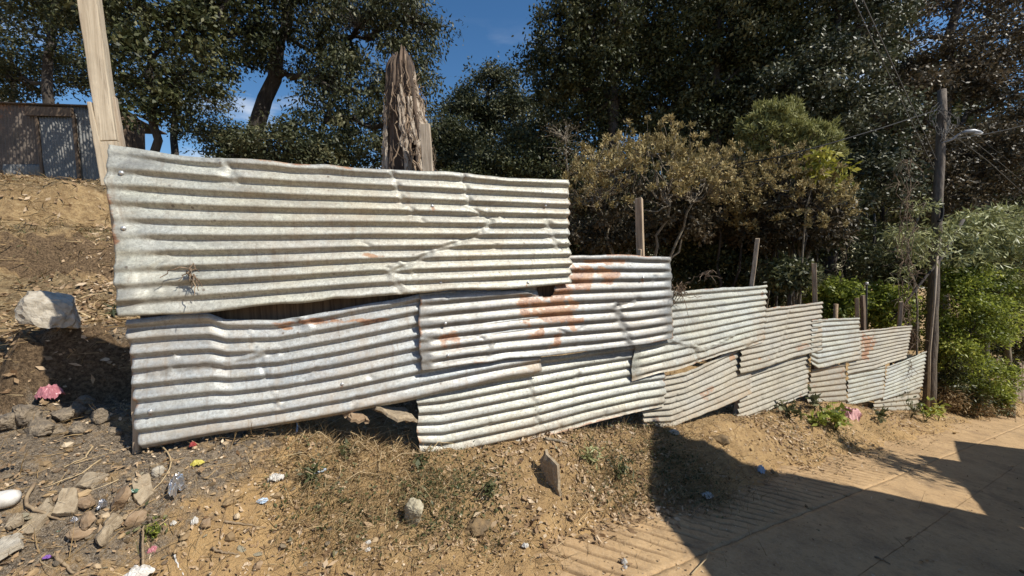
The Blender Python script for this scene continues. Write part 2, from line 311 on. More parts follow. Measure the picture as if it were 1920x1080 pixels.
def gnd(x, y):
    """where the line of sight through that spot of the photograph meets the ground"""
    d = ray(x, y); t = np.linspace(1.0, 40, 4000); P = CAM[None]+d[None]*t[:, None]
    h = P[:, 2]-ground(P[:, 0], P[:, 1]); i = int(np.argmax(h < 0)); i = max(i, 1)
    a, b = h[i-1], h[i]; k = a/(a-b+1e-9); p = P[i-1]*(1-k)+P[i]*k; return p
def depth(p): return float((np.asarray(p)-CAM)@_f)
for q, r_, h_ in (((120, 785), 0.20, 0.13), ((205, 800), 0.16, 0.05), ((40, 800), 0.2, 0.05)):
    g = gnd(*q); MOUNDS.append((g[0], g[1], r_, h_))

# soil material: 'zone' = burnt soil and painted pit shade, straw, road dust ; alpha unused
def soil_mat():
    m, nt, bs, out = M('soil'); p = wpos(nt)
    sp = nd(nt, 'ShaderNodeSeparateColor', {0: nd(nt, 'ShaderNodeAttribute', attribute_name='zone').outputs['Color']})
    lime = nd(nt, 'ShaderNodeAttribute', attribute_name='lime').outputs['Fac']
    a = noise_(nt, p, 1.6, 6, 0.6); b = noise_(nt, p, 11, 6, 0.65); c_ = noise_(nt, p, 55, 5, 0.7); d = noise_(nt, p, 190, 3, 0.7)
    c = mixc(nt, rng_(nt, a, 0.36, 0.64), (0.60, 0.395, 0.185), (0.50, 0.32, 0.145))
    c = mixc(nt, rng_(nt, b, 0.45, 0.70, 0, 0.7), c, (0.29, 0.18, 0.09)); c = mixc(nt, rng_(nt, c_, 0.55, 0.75, 0, 0.65), c, (0.54, 0.40, 0.24)); c = mixc(nt, rng_(nt, d, 0.52, 0.68, 0, 0.4), c, (0.15, 0.10, 0.06))
    sc = mixc(nt, rng_(nt, b, 0.4, 0.62), (0.40, 0.29, 0.155), (0.19, 0.125, 0.065)); sc = mixc(nt, rng_(nt, noise_(nt, p, 2.3, 6, 0.7), 0.46, 0.60, 0, 0.85), sc, (0.16, 0.105, 0.055)); sc = mixc(nt, rng_(nt, noise_(nt, p, 8.5, 6, 0.72), 0.48, 0.60, 0, 0.8), sc, (0.115, 0.075, 0.04)); sc = mixc(nt, rng_(nt, noise_(nt, p, 13, 6, 0.75), 0.54, 0.66, 0, 0.75), sc, (0.52, 0.41, 0.25)); sc = mixc(nt, rng_(nt, c_, 0.48, 0.7, 0, 0.6), sc, (0.48, 0.37, 0.21)); sc = mixc(nt, rng_(nt, d, 0.52, 0.66, 0, 0.7), sc, (0.10, 0.07, 0.035))
    c = mixc(nt, math_(nt, 'MULTIPLY', sp.outputs[1], rng_(nt, noise_(nt, p, 3, 4), 0.05, 0.28)), c, sc)
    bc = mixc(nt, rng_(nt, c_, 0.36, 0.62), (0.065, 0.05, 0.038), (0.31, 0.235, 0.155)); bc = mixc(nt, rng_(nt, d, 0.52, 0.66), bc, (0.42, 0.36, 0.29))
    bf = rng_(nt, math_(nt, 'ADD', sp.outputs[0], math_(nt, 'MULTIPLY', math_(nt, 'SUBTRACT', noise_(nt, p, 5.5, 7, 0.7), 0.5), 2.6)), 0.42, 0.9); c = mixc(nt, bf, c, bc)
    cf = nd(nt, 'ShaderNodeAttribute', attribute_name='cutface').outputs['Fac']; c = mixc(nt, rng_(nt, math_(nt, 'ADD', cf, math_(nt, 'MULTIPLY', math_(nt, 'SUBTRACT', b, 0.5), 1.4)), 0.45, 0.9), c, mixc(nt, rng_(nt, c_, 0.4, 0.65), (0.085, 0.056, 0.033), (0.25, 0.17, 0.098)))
    dc = mixc(nt, rng_(nt, b, 0.35, 0.65), (0.47, 0.31, 0.165), (0.36, 0.23, 0.12)); c = mixc(nt, math_(nt, 'MULTIPLY', sp.outputs[2], 0.8), c, dc)
    c = mixc(nt, rng_(nt, math_(nt, 'ADD', lime, math_(nt, 'MULTIPLY', math_(nt, 'SUBTRACT', b, 0.5), 1.5)), 0.45, 0.75), c, (0.62, 0.57, 0.48))
    setc(nt, bs, c); bs.inputs['Roughness'].default_value = 0.95; bs.inputs['Specular IOR Level'].default_value = 0.15
    bump(nt, bs, math_(nt, 'ADD', math_(nt, 'MULTIPLY', c_, 0.6), math_(nt, 'ADD', b, math_(nt, 'MULTIPLY', d, 0.35))), 1.0, 0.035); return m
SOIL = soil_mat()
NG = 440; kk = 5.6; aa = 1.15
tx = np.linspace(-1, 1, NG); gx = 0.9+aa*np.sinh(kk*tx); gy = 3.1+aa*np.sinh(kk*tx)
GX, GY = np.meshgrid(gx, gy, indexing='ij'); GZ = ground(GX, GY)
GS, GN = sn(GX, GY)
rd = smooth(2.05, 1.75, GN)*smooth(0.9, 1.5, GS)*smooth(-3.4, -3.0, GN)          # bed of the concrete strip
GZ = GZ - 0.020*rd
idx = np.arange(NG*NG).reshape(NG, NG); Qg = np.stack([idx[:-1, :-1], idx[1:, :-1], idx[1:, 1:], idx[:-1, 1:]], -1).reshape(-1, 4)
def zone_blob(pxy, r, sx=1.0):
    g = gnd(*pxy); return np.exp(-(((GX-g[0])/(r*sx))**2+((GY-g[1])/r)**2))
burnt = np.clip(zone_blob((110, 800), 0.40)+zone_blob((60, 880), 0.38)+zone_blob((190, 870), 0.35)+0.8*zone_blob((330, 850), 0.26)+0.7*zone_blob((470, 840), 0.28)+0.55*zone_blob((150, 970), 0.28)+1.0*zone_blob((150, 700), 0.45)+0.8*zone_blob((215, 720), 0.4), 0, 1)  # last two blobs paint the fence's shadow into the pit's soil colour
_nf = np.interp(GS, PS, PN)
straw = np.clip(smooth(2.9, 3.6, GN)*(1-smooth(-0.5, 6, GS-0.3*GN))+0.35*smooth(1.75, 2.1, GN)*(GS > 0.2), 0, 1)*(1-0.8*burnt)
dust = smooth(1.85, 1.4, GN)*smooth(0.6, 1.8, GS)
lime = 0.62*zone_blob((1722, 848), 0.36, 1.7)
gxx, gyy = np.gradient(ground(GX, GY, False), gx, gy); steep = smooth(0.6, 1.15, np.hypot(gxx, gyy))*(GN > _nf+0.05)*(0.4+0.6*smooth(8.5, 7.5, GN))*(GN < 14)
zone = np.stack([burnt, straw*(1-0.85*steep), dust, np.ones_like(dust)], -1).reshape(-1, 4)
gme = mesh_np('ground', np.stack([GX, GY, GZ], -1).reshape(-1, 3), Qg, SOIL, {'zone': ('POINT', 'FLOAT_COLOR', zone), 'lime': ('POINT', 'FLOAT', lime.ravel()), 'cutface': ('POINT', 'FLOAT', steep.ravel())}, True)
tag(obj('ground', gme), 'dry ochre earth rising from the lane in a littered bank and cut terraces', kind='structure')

# road: concrete strips with slanting grip grooves
def road_mat():
    m, nt, bs, out = M('road_concrete'); p = wpos(nt); a = noise_(nt, p, 2.2, 5); b = noise_(nt, p, 16, 6, 0.65); d = noise_(nt, p, 120, 4, 0.7)
    c = mixc(nt, rng_(nt, a, 0.35, 0.65), (0.46, 0.31, 0.165), (0.35, 0.23, 0.12)); c = mixc(nt, rng_(nt, b, 0.48, 0.72, 0, 0.7), c, (0.22, 0.145, 0.08)); c = mixc(nt, rng_(nt, d, 0.50, 0.66, 0, 0.7), c, (0.54, 0.40, 0.25)); c = mixc(nt, rng_(nt, noise_(nt, p, 60, 4, 0.8), 0.55, 0.68, 0, 0.6), c, (0.15, 0.10, 0.06)); c = mixc(nt, rng_(nt, noise_(nt, p, 1.1, 7, 0.75), 0.53, 0.62, 0, 0.5), c, (0.21, 0.15, 0.095)); c = mixc(nt, rng_(nt, noise_(nt, p, 5.0, 7, 0.7), 0.55, 0.7, 0, 0.6), c, (0.50, 0.33, 0.17))
    gr = nd(nt, 'ShaderNodeAttribute', attribute_name='groove').outputs['Fac']; c = mixc(nt, math_(nt, 'MULTIPLY', gr, 0.85), c, (0.11, 0.072, 0.042))
    setc(nt, bs, c); bs.inputs['Roughness'].default_value = 0.92; bs.inputs['Specular IOR Level'].default_value = 0.2
    bump(nt, bs, math_(nt, 'ADD', b, math_(nt, 'MULTIPLY', d, 0.5)), 0.5, 0.012); return m
ROADM = road_mat()
road = tag(bpy.data.objects.new('road', None), 'dusty concrete lane running downhill past the fence', kind='structure'); COL.objects.link(road)
def road_strip(n0, n1, s0, s1, groove, nn, name='slab', label=None):
    w0 = np.concatenate([np.arange(s0, 6.5, 0.009 if groove else 0.03), np.arange(6.5, s1, 0.022 if groove else 0.08)])
    sk = -0.85 if groove else 0.0
    Wv, Nn = np.meshgrid(w0, np.concatenate([[n0, n0+0.004], np.linspace(n0+0.03, n1-0.03, nn), [n1-0.004, n1]]), indexing='ij'); nn = nn+4; ns = len(w0)
    S = Wv + (Nn-1.6)*sk + (0.02*fbm(Wv*3, Nn*5, 2, 8) if groove else 0)
    X = S*DX-Nn*DY; Y = S*DY+Nn*DX
    Z = road_z(S)+0.004*fbm(X*2.0, Y*2.0, 3, 4)+0.0035*fbm(X*22, Y*22, 3, 6)+0.006*np.clip(fbm(X*4.5, Y*4.5, 4, 66), 0, 1)
    G = np.zeros_like(Z)
    if groove:
        ph = (Wv/0.135) % 1.0; mk = smooth(0.05, 0.17, np.minimum(ph, 1-ph)); wear = np.clip(0.85+0.7*fbm(X*1.1, Y*1.1, 3, 31), 0.25, 1)
        G = (1-mk)*wear*smooth(0.02, 0.10, Nn-n0)*smooth(0.0, 0.2, n1-Nn); Z = Z-0.024*G
    fade = smooth(2.08, 1.8, Nn+0.12*fbm(X*1.7, Y*1.7, 3, 77))*smooth(1.0, 1.6, S+0.3*fbm(X*1.5, Y*1.5, 2, 3)+0.3); Z = Z-0.045*(1-fade)
    edge = np.minimum(np.where(abs(n0-0.84) < 0.01, 1, Nn-n0), np.where(abs(n1-0.837) < 0.01, 1, n1-Nn)); Z = Z-0.010*(edge < 0.003)
    ii = np.arange(ns*nn).reshape(ns, nn); Q = np.stack([ii[:-1, :-1], ii[1:, :-1], ii[1:, 1:], ii[:-1, 1:]], -1).reshape(-1, 4)
    o = obj(name, mesh_np(name, np.stack([X, Y, Z], -1).reshape(-1, 3), Q, ROADM, {'groove': ('POINT', 'FLOAT', G.ravel())}, True), road)
    if label: o['label'] = label
road_strip(1.353, 2.05, 0.7, 16, True, 22, label='grooved concrete strip beside the bank')
road_strip(0.84, 1.35, 0.9, 16, False, 12); road_strip(0.30, 0.837, 0.9, 16, False, 12)
road_strip(-0.55, 0.297, 2.6, 16, True, 16, label='grooved concrete strip on the far side of the lane'); road_strip(-3.0, -0.553, 0.9, 16, False, 12)

# ------------------------------------------------------------------ corrugated fence
PLX = PL.copy(); PLX[0] = PL[0]*2-PL[1]; PLX[-1] = PL[-1]*4-PL[-2]*3
def fhit(x, y, off=0.0):
    d = ray(x, y); best = None
    for a, b in zip(PLX[:-1], PLX[1:]):
        e = b-a; n = np.array([e[1], -e[0]])/np.linalg.norm(e); a2 = a+n*off      # n faces the lane
        t = (a2@n)/(d[:2]@n); p = d*t; k = ((p[:2]-a2)@e)/(e@e)
        if -0.02 <= k <= 1.02 and t > 0: best = (p+CAM, n); break
    return best
fence = empty('corrugated_fence', (1.2, 3.45, -0.05), 'long patchwork fence of horizontal corrugated metal sheets stepping downhill on wooden posts', 'fence')
def plin(pts, t):
    P = np.array(pts, float); return np.interp(t, P[:, 0], P[:, 1])
def crease_d(U, V, pts):
    """distance to a crease polyline, in metres"""
    d = np.full(U.shape, 9.0); P = np.array(pts, float)
    for a, b in zip(P[:-1], P[1:]):
        e = b-a; t = np.clip(((U-a[0])*e[0]+(V-a[1])*e[1])/(e@e), 0, 1); d = np.minimum(d, np.hypot(U-a[0]-t*e[0], V-a[1]-t*e[1]))
    return d
def sheet(mat, top, bot, off, waves, amp=0.0105, nu=100, creases=(), rust=(), dirt=0.0, tone=0.0, flat_l=0.0, flat_r=0.0, cut=None, seed=0, label=None, nails=(), thick=None, phase=0.0, dents=0.005, tonepx=(), bottomdirt=0.0, curl=None):
    r = np.random.default_rng(seed); nv = int(waves*11)+1
    u = np.linspace(0, 1, nu); v = np.linspace(0, 1, nv)
    tp = np.array(top, float); bp = np.array(bot, float)
    xt = tp[0, 0]+(tp[-1, 0]-tp[0, 0])*u; xb = bp[0, 0]+(bp[-1, 0]-bp[0, 0])*u
    T = [fhit(x, plin(top, x)) for x in xt]; B = [fhit(x, plin(bot, x)) for x in xb]
    T3 = np.array([a[0] for a in T]); B3 = np.array([a[0] for a in B]); Nr = np.array([a[1] for a in T])
    k = 7
    Nr = np.stack([np.convolve(np.pad(Nr[:, i], k, mode='edge'), np.ones(2*k+1)/(2*k+1), 'valid') for i in range(2)], -1); Nr /= np.linalg.norm(Nr, axis=1)[:, None]
    # even spacing along the sheet
    P = T3[:, None, :]*(1-v)[None, :, None]+B3[:, None, :]*v[None, :, None]
    Lm = np.concatenate([[0], np.cumsum(np.linalg.norm(np.diff((T3+B3)/2, axis=0), axis=1))]); Wm = float(np.linalg.norm(T3-B3, axis=1).mean())
    Um = np.repeat(Lm[:, None], nv, 1); Vm = np.repeat((v*Wm)[None], nu, 0); Ut = Lm[-1]
    A = np.full((nu, nv), amp)*(1+0.15*fbm(Um*1.5+seed, Vm*3, 2, seed))
    D = dents*fbm(Um*2.2+seed*3.1, Vm*4.0, 3, seed+3) + 0.012*fbm(Um*0.7+seed, Vm*0.8, 2, seed+9)
    ph = waves*2*math.pi*v[None, :]+phase + 0.25*fbm(Um*0.8, Vm*1.2+seed, 2, seed+5)
    for pts, wd, dp in creases:
        d = crease_d(Um, Vm, pts); g = np.exp(-(d/wd)**2); A = A*(1-0.8*g); D = D+0.75*dp*g + 0.010*g*fbm(Um*20, Vm*20, 3, seed+8)
    for q in range(int(3+Ut*2)):
        a0 = np.array([r.uniform(0.05, Ut-0.05), r.uniform(0.03, Wm-0.03)]); an = r.uniform(0.3, 2.8); ln = r.uniform(0.03, 0.13); d = crease_d(Um, Vm, [tuple(a0), tuple(a0+ln*np.array([math.cos(an)*0.8, math.sin(an)]))]); g = np.exp(-(d/r.uniform(0.008, 0.014))**2); A = A*(1-0.6*g); D = D+r.choice([-1, -1, 1])*r.uniform(0.003, 0.006)*g
    if flat_l: g = np.exp(-(Um/flat_l)**2)*np.clip(0.75+0.6*fbm(Vm*4, Um*3+seed, 2, 3), 0, 1); A = A*(1-0.85*g); D = D+0.009*g*fbm(Um*9, Vm*8, 3, seed+1)
    if flat_r: g = np.exp(-((Ut-Um)/flat_r)**2)*np.clip(0.6+0.7*fbm(Vm*4, Um*3+seed, 2, 6), 0, 1); A = A*(1-0.8*g); D = D+0.009*g*fbm(Um*9, Vm*8, 3, seed+2)
    if curl is not None: D = D+curl(Um, Vm, Ut, Wm)
    H = off+A*(np.sin(ph)-0.19*np.sin(2*ph)+0.10*np.cos(2*ph))+D
    P[:, :, 0] += Nr[:, 0][:, None]*H; P[:, :, 1] += Nr[:, 1][:, None]*H
    jag = 0.010*fbm(v*9, v*0+seed, 3, seed); T2 = (T3[-1]-T3[0])/np.linalg.norm(T3[-1]-T3[0])
    e0 = np.exp(-(Um/0.10)**2); e1 = np.exp(-((Ut-Um)/0.10)**2); P += T2[None, None]*((e0*jag[None]-e1*jag[None, ::-1])[:, :, None])
    jv = 0.008*fbm(Lm*3.0, Lm*0+seed, 4, seed+4); ev = np.exp(-((Wm-Vm)/0.05)**2)+np.exp(-(Vm/0.05)**2); P[:, :, 2] += ev*jv[:, None]
    # wear
    Rm = np.zeros((nu, nv))
    q = P-CAM; qz = q@_f; PXx = 960+FPX*(q@RR)/qz; PXy = 540-FPX*(q@UU)/qz
    wx_ = 0.55*fbm(Um*7+seed, Vm*9, 5, seed+50, 0.62); wy_ = 0.55*fbm(Um*7, Vm*9+seed, 5, seed+60, 0.62)
    for x, y, rx, ry in rust: Rm = np.maximum(Rm, np.exp(-(((PXx-x)/rx+wx_)**2+((PXy-y)/ry+wy_)**2)**1.1)*0.92)
    for x, y in nails: Rm = np.maximum(Rm, 0.62*np.exp(-(((PXx-x)/4.5)**2+((PXy-y-5)/9)**2)))
    Rm = np.maximum(Rm, (0.55 if mat is ZINC_TAN else 0.0)*smooth(0.6, 1.1, fbm(Um*1.7+seed*5, Vm*3.3, 4, seed+40)))
    eg = np.minimum(np.minimum(Um, Ut-Um)*0.7, np.minimum(Vm, Wm-Vm)); Rm = np.maximum(Rm, 0.62*np.exp(-(eg/0.018)**2)*smooth(-0.1, 0.5, fbm(Um*3.1+seed, Vm*3.1, 4, seed+70)))
    Dm = np.clip(dirt + 0.3*fbm(Um*1.2, Vm*2.0, 3, seed+12)*(dirt > 0) + bottomdirt*np.exp(-((Wm-Vm)/0.10)**2) + 0.35*np.exp(-(np.minimum(Um, Ut-Um)/0.12)**2)*smooth(-0.3, 0.5, fbm(Um*5, Vm*5, 3, seed+80)), 0, 1)
    Tm = np.full((nu, nv), tone)
    for x, y, rx, ry in tonepx: Tm = np.maximum(Tm, 0.9*np.exp(-(((PXx-x)/rx)**2+((PXy-y)/ry)**2)**1.2))
    wear = np.stack([Rm, Dm, np.clip(Tm, 0, 1), np.ones_like(Rm)], -1).reshape(-1, 4)
    ii = np.arange(nu*nv).reshape(nu, nv); Q = np.stack([ii[:-1, :-1], ii[:-1, 1:], ii[1:, 1:], ii[1:, :-1]], -1)
    if cut is not None:
        cx = (PXx[:-1, :-1]+PXx[1:, 1:])/2; cy = (PXy[:-1, :-1]+PXy[1:, 1:])/2; keep = ~cut(cx, cy); Q = Q[keep]
    Q = Q.reshape(-1, 4)
    me = mesh_np('metal_sheet', P.reshape(-1, 3), Q, mat, {'wear': ('POINT', 'FLOAT_COLOR', wear)}, True, np.stack([Um+seed*3.7, Vm+seed*1.9], -1).reshape(-1, 2))
    if cut is not None:
        import bmesh
        bm = bmesh.new(); bm.from_mesh(me); bmesh.ops.delete(bm, geom=[x for x in bm.verts if not x.link_faces], context='VERTS'); bm.to_mesh(me); bm.free()
    o = obj('metal_sheet', me, fence, T3[0]*0.5+B3[0]*0.5)
    if thick or (thick is None and seed < 4): sm = o.modifiers.new('thickness', 'SOLIDIFY'); sm.thickness = 0.0016; sm.offset = -1
    if label: o['label'] = label
    for x, y in nails:
        i = int(np.argmin(((PXx-x)**2+(PXy-y)**2).ravel())); i, j = divmod(i, nv); nail(P[i, j], Nr[i], o)
    return o
_nail = []
def nail(p, n2, parent):
    if not _nail:
        V, Q = tube([(0, 0, -0.004), (0, 0, 0.0), (0, 0, 0.004), (0, 0, 0.0065)], [0.010, 0.0115, 0.009, 0.004], 8); _nail.append(tube_mesh('nail', [(V, Q)], NAIL))
    o = bpy.data.objects.new('nail', _nail[0]); COL.objects.link(o); o.parent = parent
    off = np.array(parent.location)+np.array(parent.parent.location)
    o.location = np.array([p[0]+n2[0]*0.003, p[1]+n2[1]*0.003, p[2]])-off; o.rotation_euler = Vector((n2[0], n2[1], 0)).to_track_quat('Z', 'Y').to_euler()

def curlA(U, V, Ut, Wm):   # top left corner bends back
    return -0.05*np.exp(-(V/0.06)**2)*smooth(0.75, 0.0, U) + 0.03*np.exp(-(((U-0.05)/0.08)**2+((V-0.70)/0.12)**2))
sheet(ZINC, [(211, 277), (300, 288), (400, 299), (550, 313), (700, 323), (900, 334), (1054, 343)], [(238, 592), (330, 584), (500, 570), (700, 553), (900, 541), (1056, 532)], 0.10, 10.5, 0.0138, nu=230, seed=1,
      creases=[([(1.75, 0.0), (1.80, 0.22), (1.95, 0.30), (1.85, 0.40), (1.55, 0.50), (1.30, 0.62)], 0.014, -0.012), ([(1.30, 0.02), (1.36, 0.20)], 0.013, -0.008), ([(2.40, 0.30), (2.48, 0.50)], 0.03, -0.008), ([(1.25, 0.60), (1.33, 0.80)], 0.02, 0.008), ([(0.45, 0.0), (0.50, 0.12)], 0.03, -0.01)],
      flat_l=0.24, dirt=0.18, curl=curlA, nails=[(228, 324), (231, 427), (812, 386), (1021, 385), (825, 531), (988, 530)], tonepx=[(240, 300, 60, 22), (265, 560, 45, 26)], rust=[(700, 480, 26, 6)],
      label='largest, palest sheet, with a diagonal crease, topmost on the left')
sheet(ZINC_BLUE, [(246, 594), (330, 588), (395, 587), (425, 598), (520, 598), (640, 577), (780, 550), (1003, 528)], [(266, 834), (350, 822), (500, 798), (650, 772), (780, 745), (900, 718), (1008, 697)], 0.045, 8.7, 0.0132, nu=150, seed=2,
      creases=[([(0.05, 0.30), (0.35, 0.27), (0.55, 0.20)], 0.02, 0.008), ([(0.75, 0.0), (0.8, 0.1)], 0.03, 0.01), ([(0.5, 0.05), (0.62, 0.55)], 0.008, -0.003)], dirt=0.14, bottomdirt=0.5, rust=[(600, 603, 75, 9), (685, 600, 42, 5), (535, 612, 14, 5)],
      nails=[(281, 771), (640, 720)], label='bluish grey sheet under the topmost one, a rust streak along its upper edge')
def cutC(x, y): return (y < np.interp(x, [770, 781, 850, 980, 1012, 1034, 1040, 1041], [553, 552, 546, 545, 556, 557, 545, 0]))
sheet(ZINC_GREY, [(781, 492), (1050, 478), (1150, 478), (1246, 482)], [(784, 693), (850, 682), (950, 668), (1050, 658), (1180, 645), (1250, 632)], 0.066, 9.3, 0.012, nu=150, seed=3, cut=cutC, tone=0.42,
      creases=[([(0.0, 0.50), (0.06, 0.52)], 0.03, 0.012), ([(1.60, 0.42), (1.85, 0.36)], 0.018, -0.015), ([(1.62, 0.40), (1.75, 0.72)], 0.03, -0.01)], flat_l=0.10, flat_r=0.12, dirt=0.12,
      rust=[(1040, 575, 42, 62), (1085, 520, 62, 24), (1135, 512, 26, 12), (1120, 490, 55, 7), (985, 580, 16, 30), (1078, 568, 12, 12), (845, 635, 22, 24), (1000, 625, 20, 20), (1085, 602, 16, 6)], tonepx=[(870, 600, 80, 60), (880, 660, 80, 40)],
      nails=[(834, 606), (841, 667), (1205, 521)], label='dull grey sheet with a large rust brown patch below its top edge')
sheet(ZINC, [(783, 712), (1010, 672), (1100, 658), (1248, 640)], [(784, 858), (830, 861), (1000, 825), (1100, 795), (1200, 770), (1248, 762)], 0.0, 8.0, 0.0125, nu=140, seed=4, tone=0.12, dirt=0.15, bottomdirt=0.8,
      creases=[([(0.85, 0.10), (0.95, 0.5)], 0.012, -0.003)], label='lower sheet with a sagging mud stained bottom corner above the bank')
sheet(ZINC, [(1190, 551), (1250, 545), (1330, 541), (1434, 534)], [(1182, 712), (1250, 695), (1300, 680), (1392, 650), (1428, 640)], 0.03, 10.0, 0.011, nu=120, seed=5, dirt=0.15, bottomdirt=0.8, flat_l=0.10,
      creases=[([(0.35, 0.42), (1.1, 0.62), (1.7, 0.55)], 0.02, 0.012), ([(0.9, 0.55), (1.0, 0.85)], 0.03, -0.01), ([(2.0, 0.72), (2.2, 0.66)], 0.03, 0.012)], nails=[(1430, 547)], label='dented sheet with a yellowish buckled lower edge')
sheet(ZINC_TAN, [(1390, 583), (1430, 578), (1495, 571), (1541, 565)], [(1387, 700), (1430, 689), (1460, 680), (1480, 672), (1540, 656)], 0.008, 10.5, 0.010, nu=90, seed=6, dirt=0.3, thick=False,
      creases=[([(1.35, 0.0), (1.15, 0.45), (0.85, 0.8)], 0.018, -0.008)], label='pinkish sheet with a vertical seam down its middle')
sheet(ZINC, [(1522, 600), (1541, 598), (1613, 595)], [(1521, 683), (1534, 691), (1614, 672)], 0.0, 9.5, 0.010, nu=70, seed=7, dirt=0.18, bottomdirt=0.4, thick=False, label='short white sheet with a slanting right edge near the downhill end')
sheet(ZINC_TAN, [(1606, 622), (1640, 618), (1714, 611)], [(1594, 702), (1640, 693), (1704, 672)], -0.03, 10.5, 0.010, nu=80, seed=8, dirt=0.25, thick=False, flat_r=0.1, rust=[(1625, 640, 14, 26), (1622, 662, 10, 14)], label='sheet with an orange rust stain at its upper left')
sheet(ZINC_TAN, [(1206, 715), (1290, 700), (1386, 655), (1413, 648)], [(1212, 805), (1265, 803), (1340, 772), (1375, 756), (1413, 741)], -0.03, 8.5, 0.0105, nu=100, seed=9, dirt=0.35, bottomdirt=0.6, thick=False, label='dusty beige lower sheet rising to the right')
sheet(ZINC_TAN, [(1398, 700), (1430, 689), (1470, 676), (1525, 660)], [(1394, 794), (1412, 787), (1522, 741)], -0.055, 9.0, 0.010, nu=80, seed=10, dirt=0.22, thick=False, label='lower sheet whose foot tapers to a white bent corner')
sheet(ZINC_TAN, [(1530, 694), (1593, 682)], [(1521, 764), (1596, 759)], -0.055, 7.0, 0.009, nu=50, seed=11, dirt=0.5, tone=0.2, thick=False, label='dirtiest small sheet, greyish beige')
sheet(ZINC, [(1601, 700), (1668, 687)], [(1597, 766), (1665, 746)], -0.06, 7.5, 0.010, nu=50, seed=12, dirt=0.12, thick=False, label='small white lower sheet with scalloped left edge')
sheet(ZINC, [(1673, 690), (1746, 659)], [(1665, 753), (1738, 727)], -0.065, 9.5, 0.010, nu=60, seed=13, dirt=0.1, thick=False, label='steeply tilted white sheet at the downhill end')
sheet(ZINC_TAN, [(1655, 742), (1739, 722)], [(1648, 782), (1735, 784)], -0.10, 5.5, 0.010, nu=40, seed=14, dirt=0.3, thick=False, label='lowest sheet at the downhill end, half hidden by weeds')
# posts that rise behind the sheets
def box_post(top_px, bot_px, off, w_, d_, yaw, z0, mat, parent, name='post', lean=None, taper=1.0, bev=0.006):
    t = fhit(*top_px, off)[0]; b = fhit(*bot_px, off)[0]
    dirv = (b-t)/(b[2]-t[2]); base = t+dirv*(z0-t[2])
    ax = np.array([math.cos(yaw), math.sin(yaw), 0]); ay = np.array([-ax[1], ax[0], 0]); ns = 9
    V = []
    for i in range(ns):
        k = i/(ns-1); c = base*(1-k)+t*k+np.array([rng.normal(0, 0.0025), rng.normal(0, 0.0025), 0]); f = 1+(taper-1)*k
        for a, bb in ((-1, -1), (1, -1), (1, 1), (-1, 1)): V.append(c+ax*a*w_/2*f+ay*bb*d_/2*f)
    V = np.array(V); V[-4:, 2] += rng.normal(0, 0.008, 4)
    F = [(i*4+j, i*4+(j+1) % 4, i*4+4+(j+1) % 4, i*4+4+j) for i in range(ns-1) for j in range(4)]+[(3, 2, 1, 0), tuple(range((ns-1)*4, ns*4))]
    me = bpy.data.meshes.new(name); me.from_pydata(V.tolist(), [], F); me.update(); me.materials.append(mat)
    o = obj(name, me, parent, base)
    if bev: bm_ = o.modifiers.new('bevel', 'BEVEL'); bm_.width = bev; bm_.segments = 2
    return o
Y30 = math.radians(-32)
for tp, bt, off, w_, d_, z0 in (((1197, 370), (1201, 478), -0.11, 0.062, 0.055, -0.2), ((1421, 447), (1410, 532), -0.13, 0.05, 0.075, -0.6), ((1526, 495), (1528, 566), -0.12, 0.055, 0.065, -0.9), ((1607, 558), (1608, 596), -0.13, 0.05, 0.06, -1.3), ((1689, 566), (1686, 612), -0.14, 0.055, 0.075, -1.6)):
    box_post(tp, bt, off, w_, d_, Y30, z0, WOOD_POST, fence)
box_post((1199, 468), (1199, 480), -0.09, 0.035, 0.03, Y30, 1.2, WOOD_POST, fence, 'post')
box_post((1617, 554), (1619, 610), -0.20, 0.10, 0.05, 0.5, -1.4, WOOD_DARK, fence, 'post')
box_post((252, 600), (258, 800), -0.02, 0.028, 0.05, 0.46, 0.55, WOOD_POST, fence, 'post')

def rail(p0, p1, off, h, th_):
    a = fhit(*p0, off)[0]; b = fhit(*p1, off)[0]; m_ = 12; P = a[None]*(1-np.linspace(0, 1, m_)[:, None])+b[None]*np.linspace(0, 1, m_)[:, None]; P[:, 2] += rng.normal(0, 0.003, m_); n3 = np.array([*fhit(*p0, off)[1], 0.0]); V = np.concatenate([np.stack([p+[0, 0, h/2], p-[0, 0, h/2], p-[0, 0, h/2]-n3*th_, p+[0, 0, h/2]-n3*th_]) for p in P]); Fc = [(i*4+j, i*4+4+j, i*4+4+(j+1) % 4, i*4+(j+1) % 4) for i in range(m_-1) for j in range(4)]+[(0, 1, 2, 3), tuple(range(m_*4-1, m_*4-5, -1))]
    me = bpy.data.meshes.new('rail'); me.from_pydata(V.tolist(), [], Fc); me.update(); me.materials.append(WOOD_DARK); obj('rail', me, fence, (a+b)/2)
rail((262, 588), (1046, 548), -0.035, 0.19, 0.03)
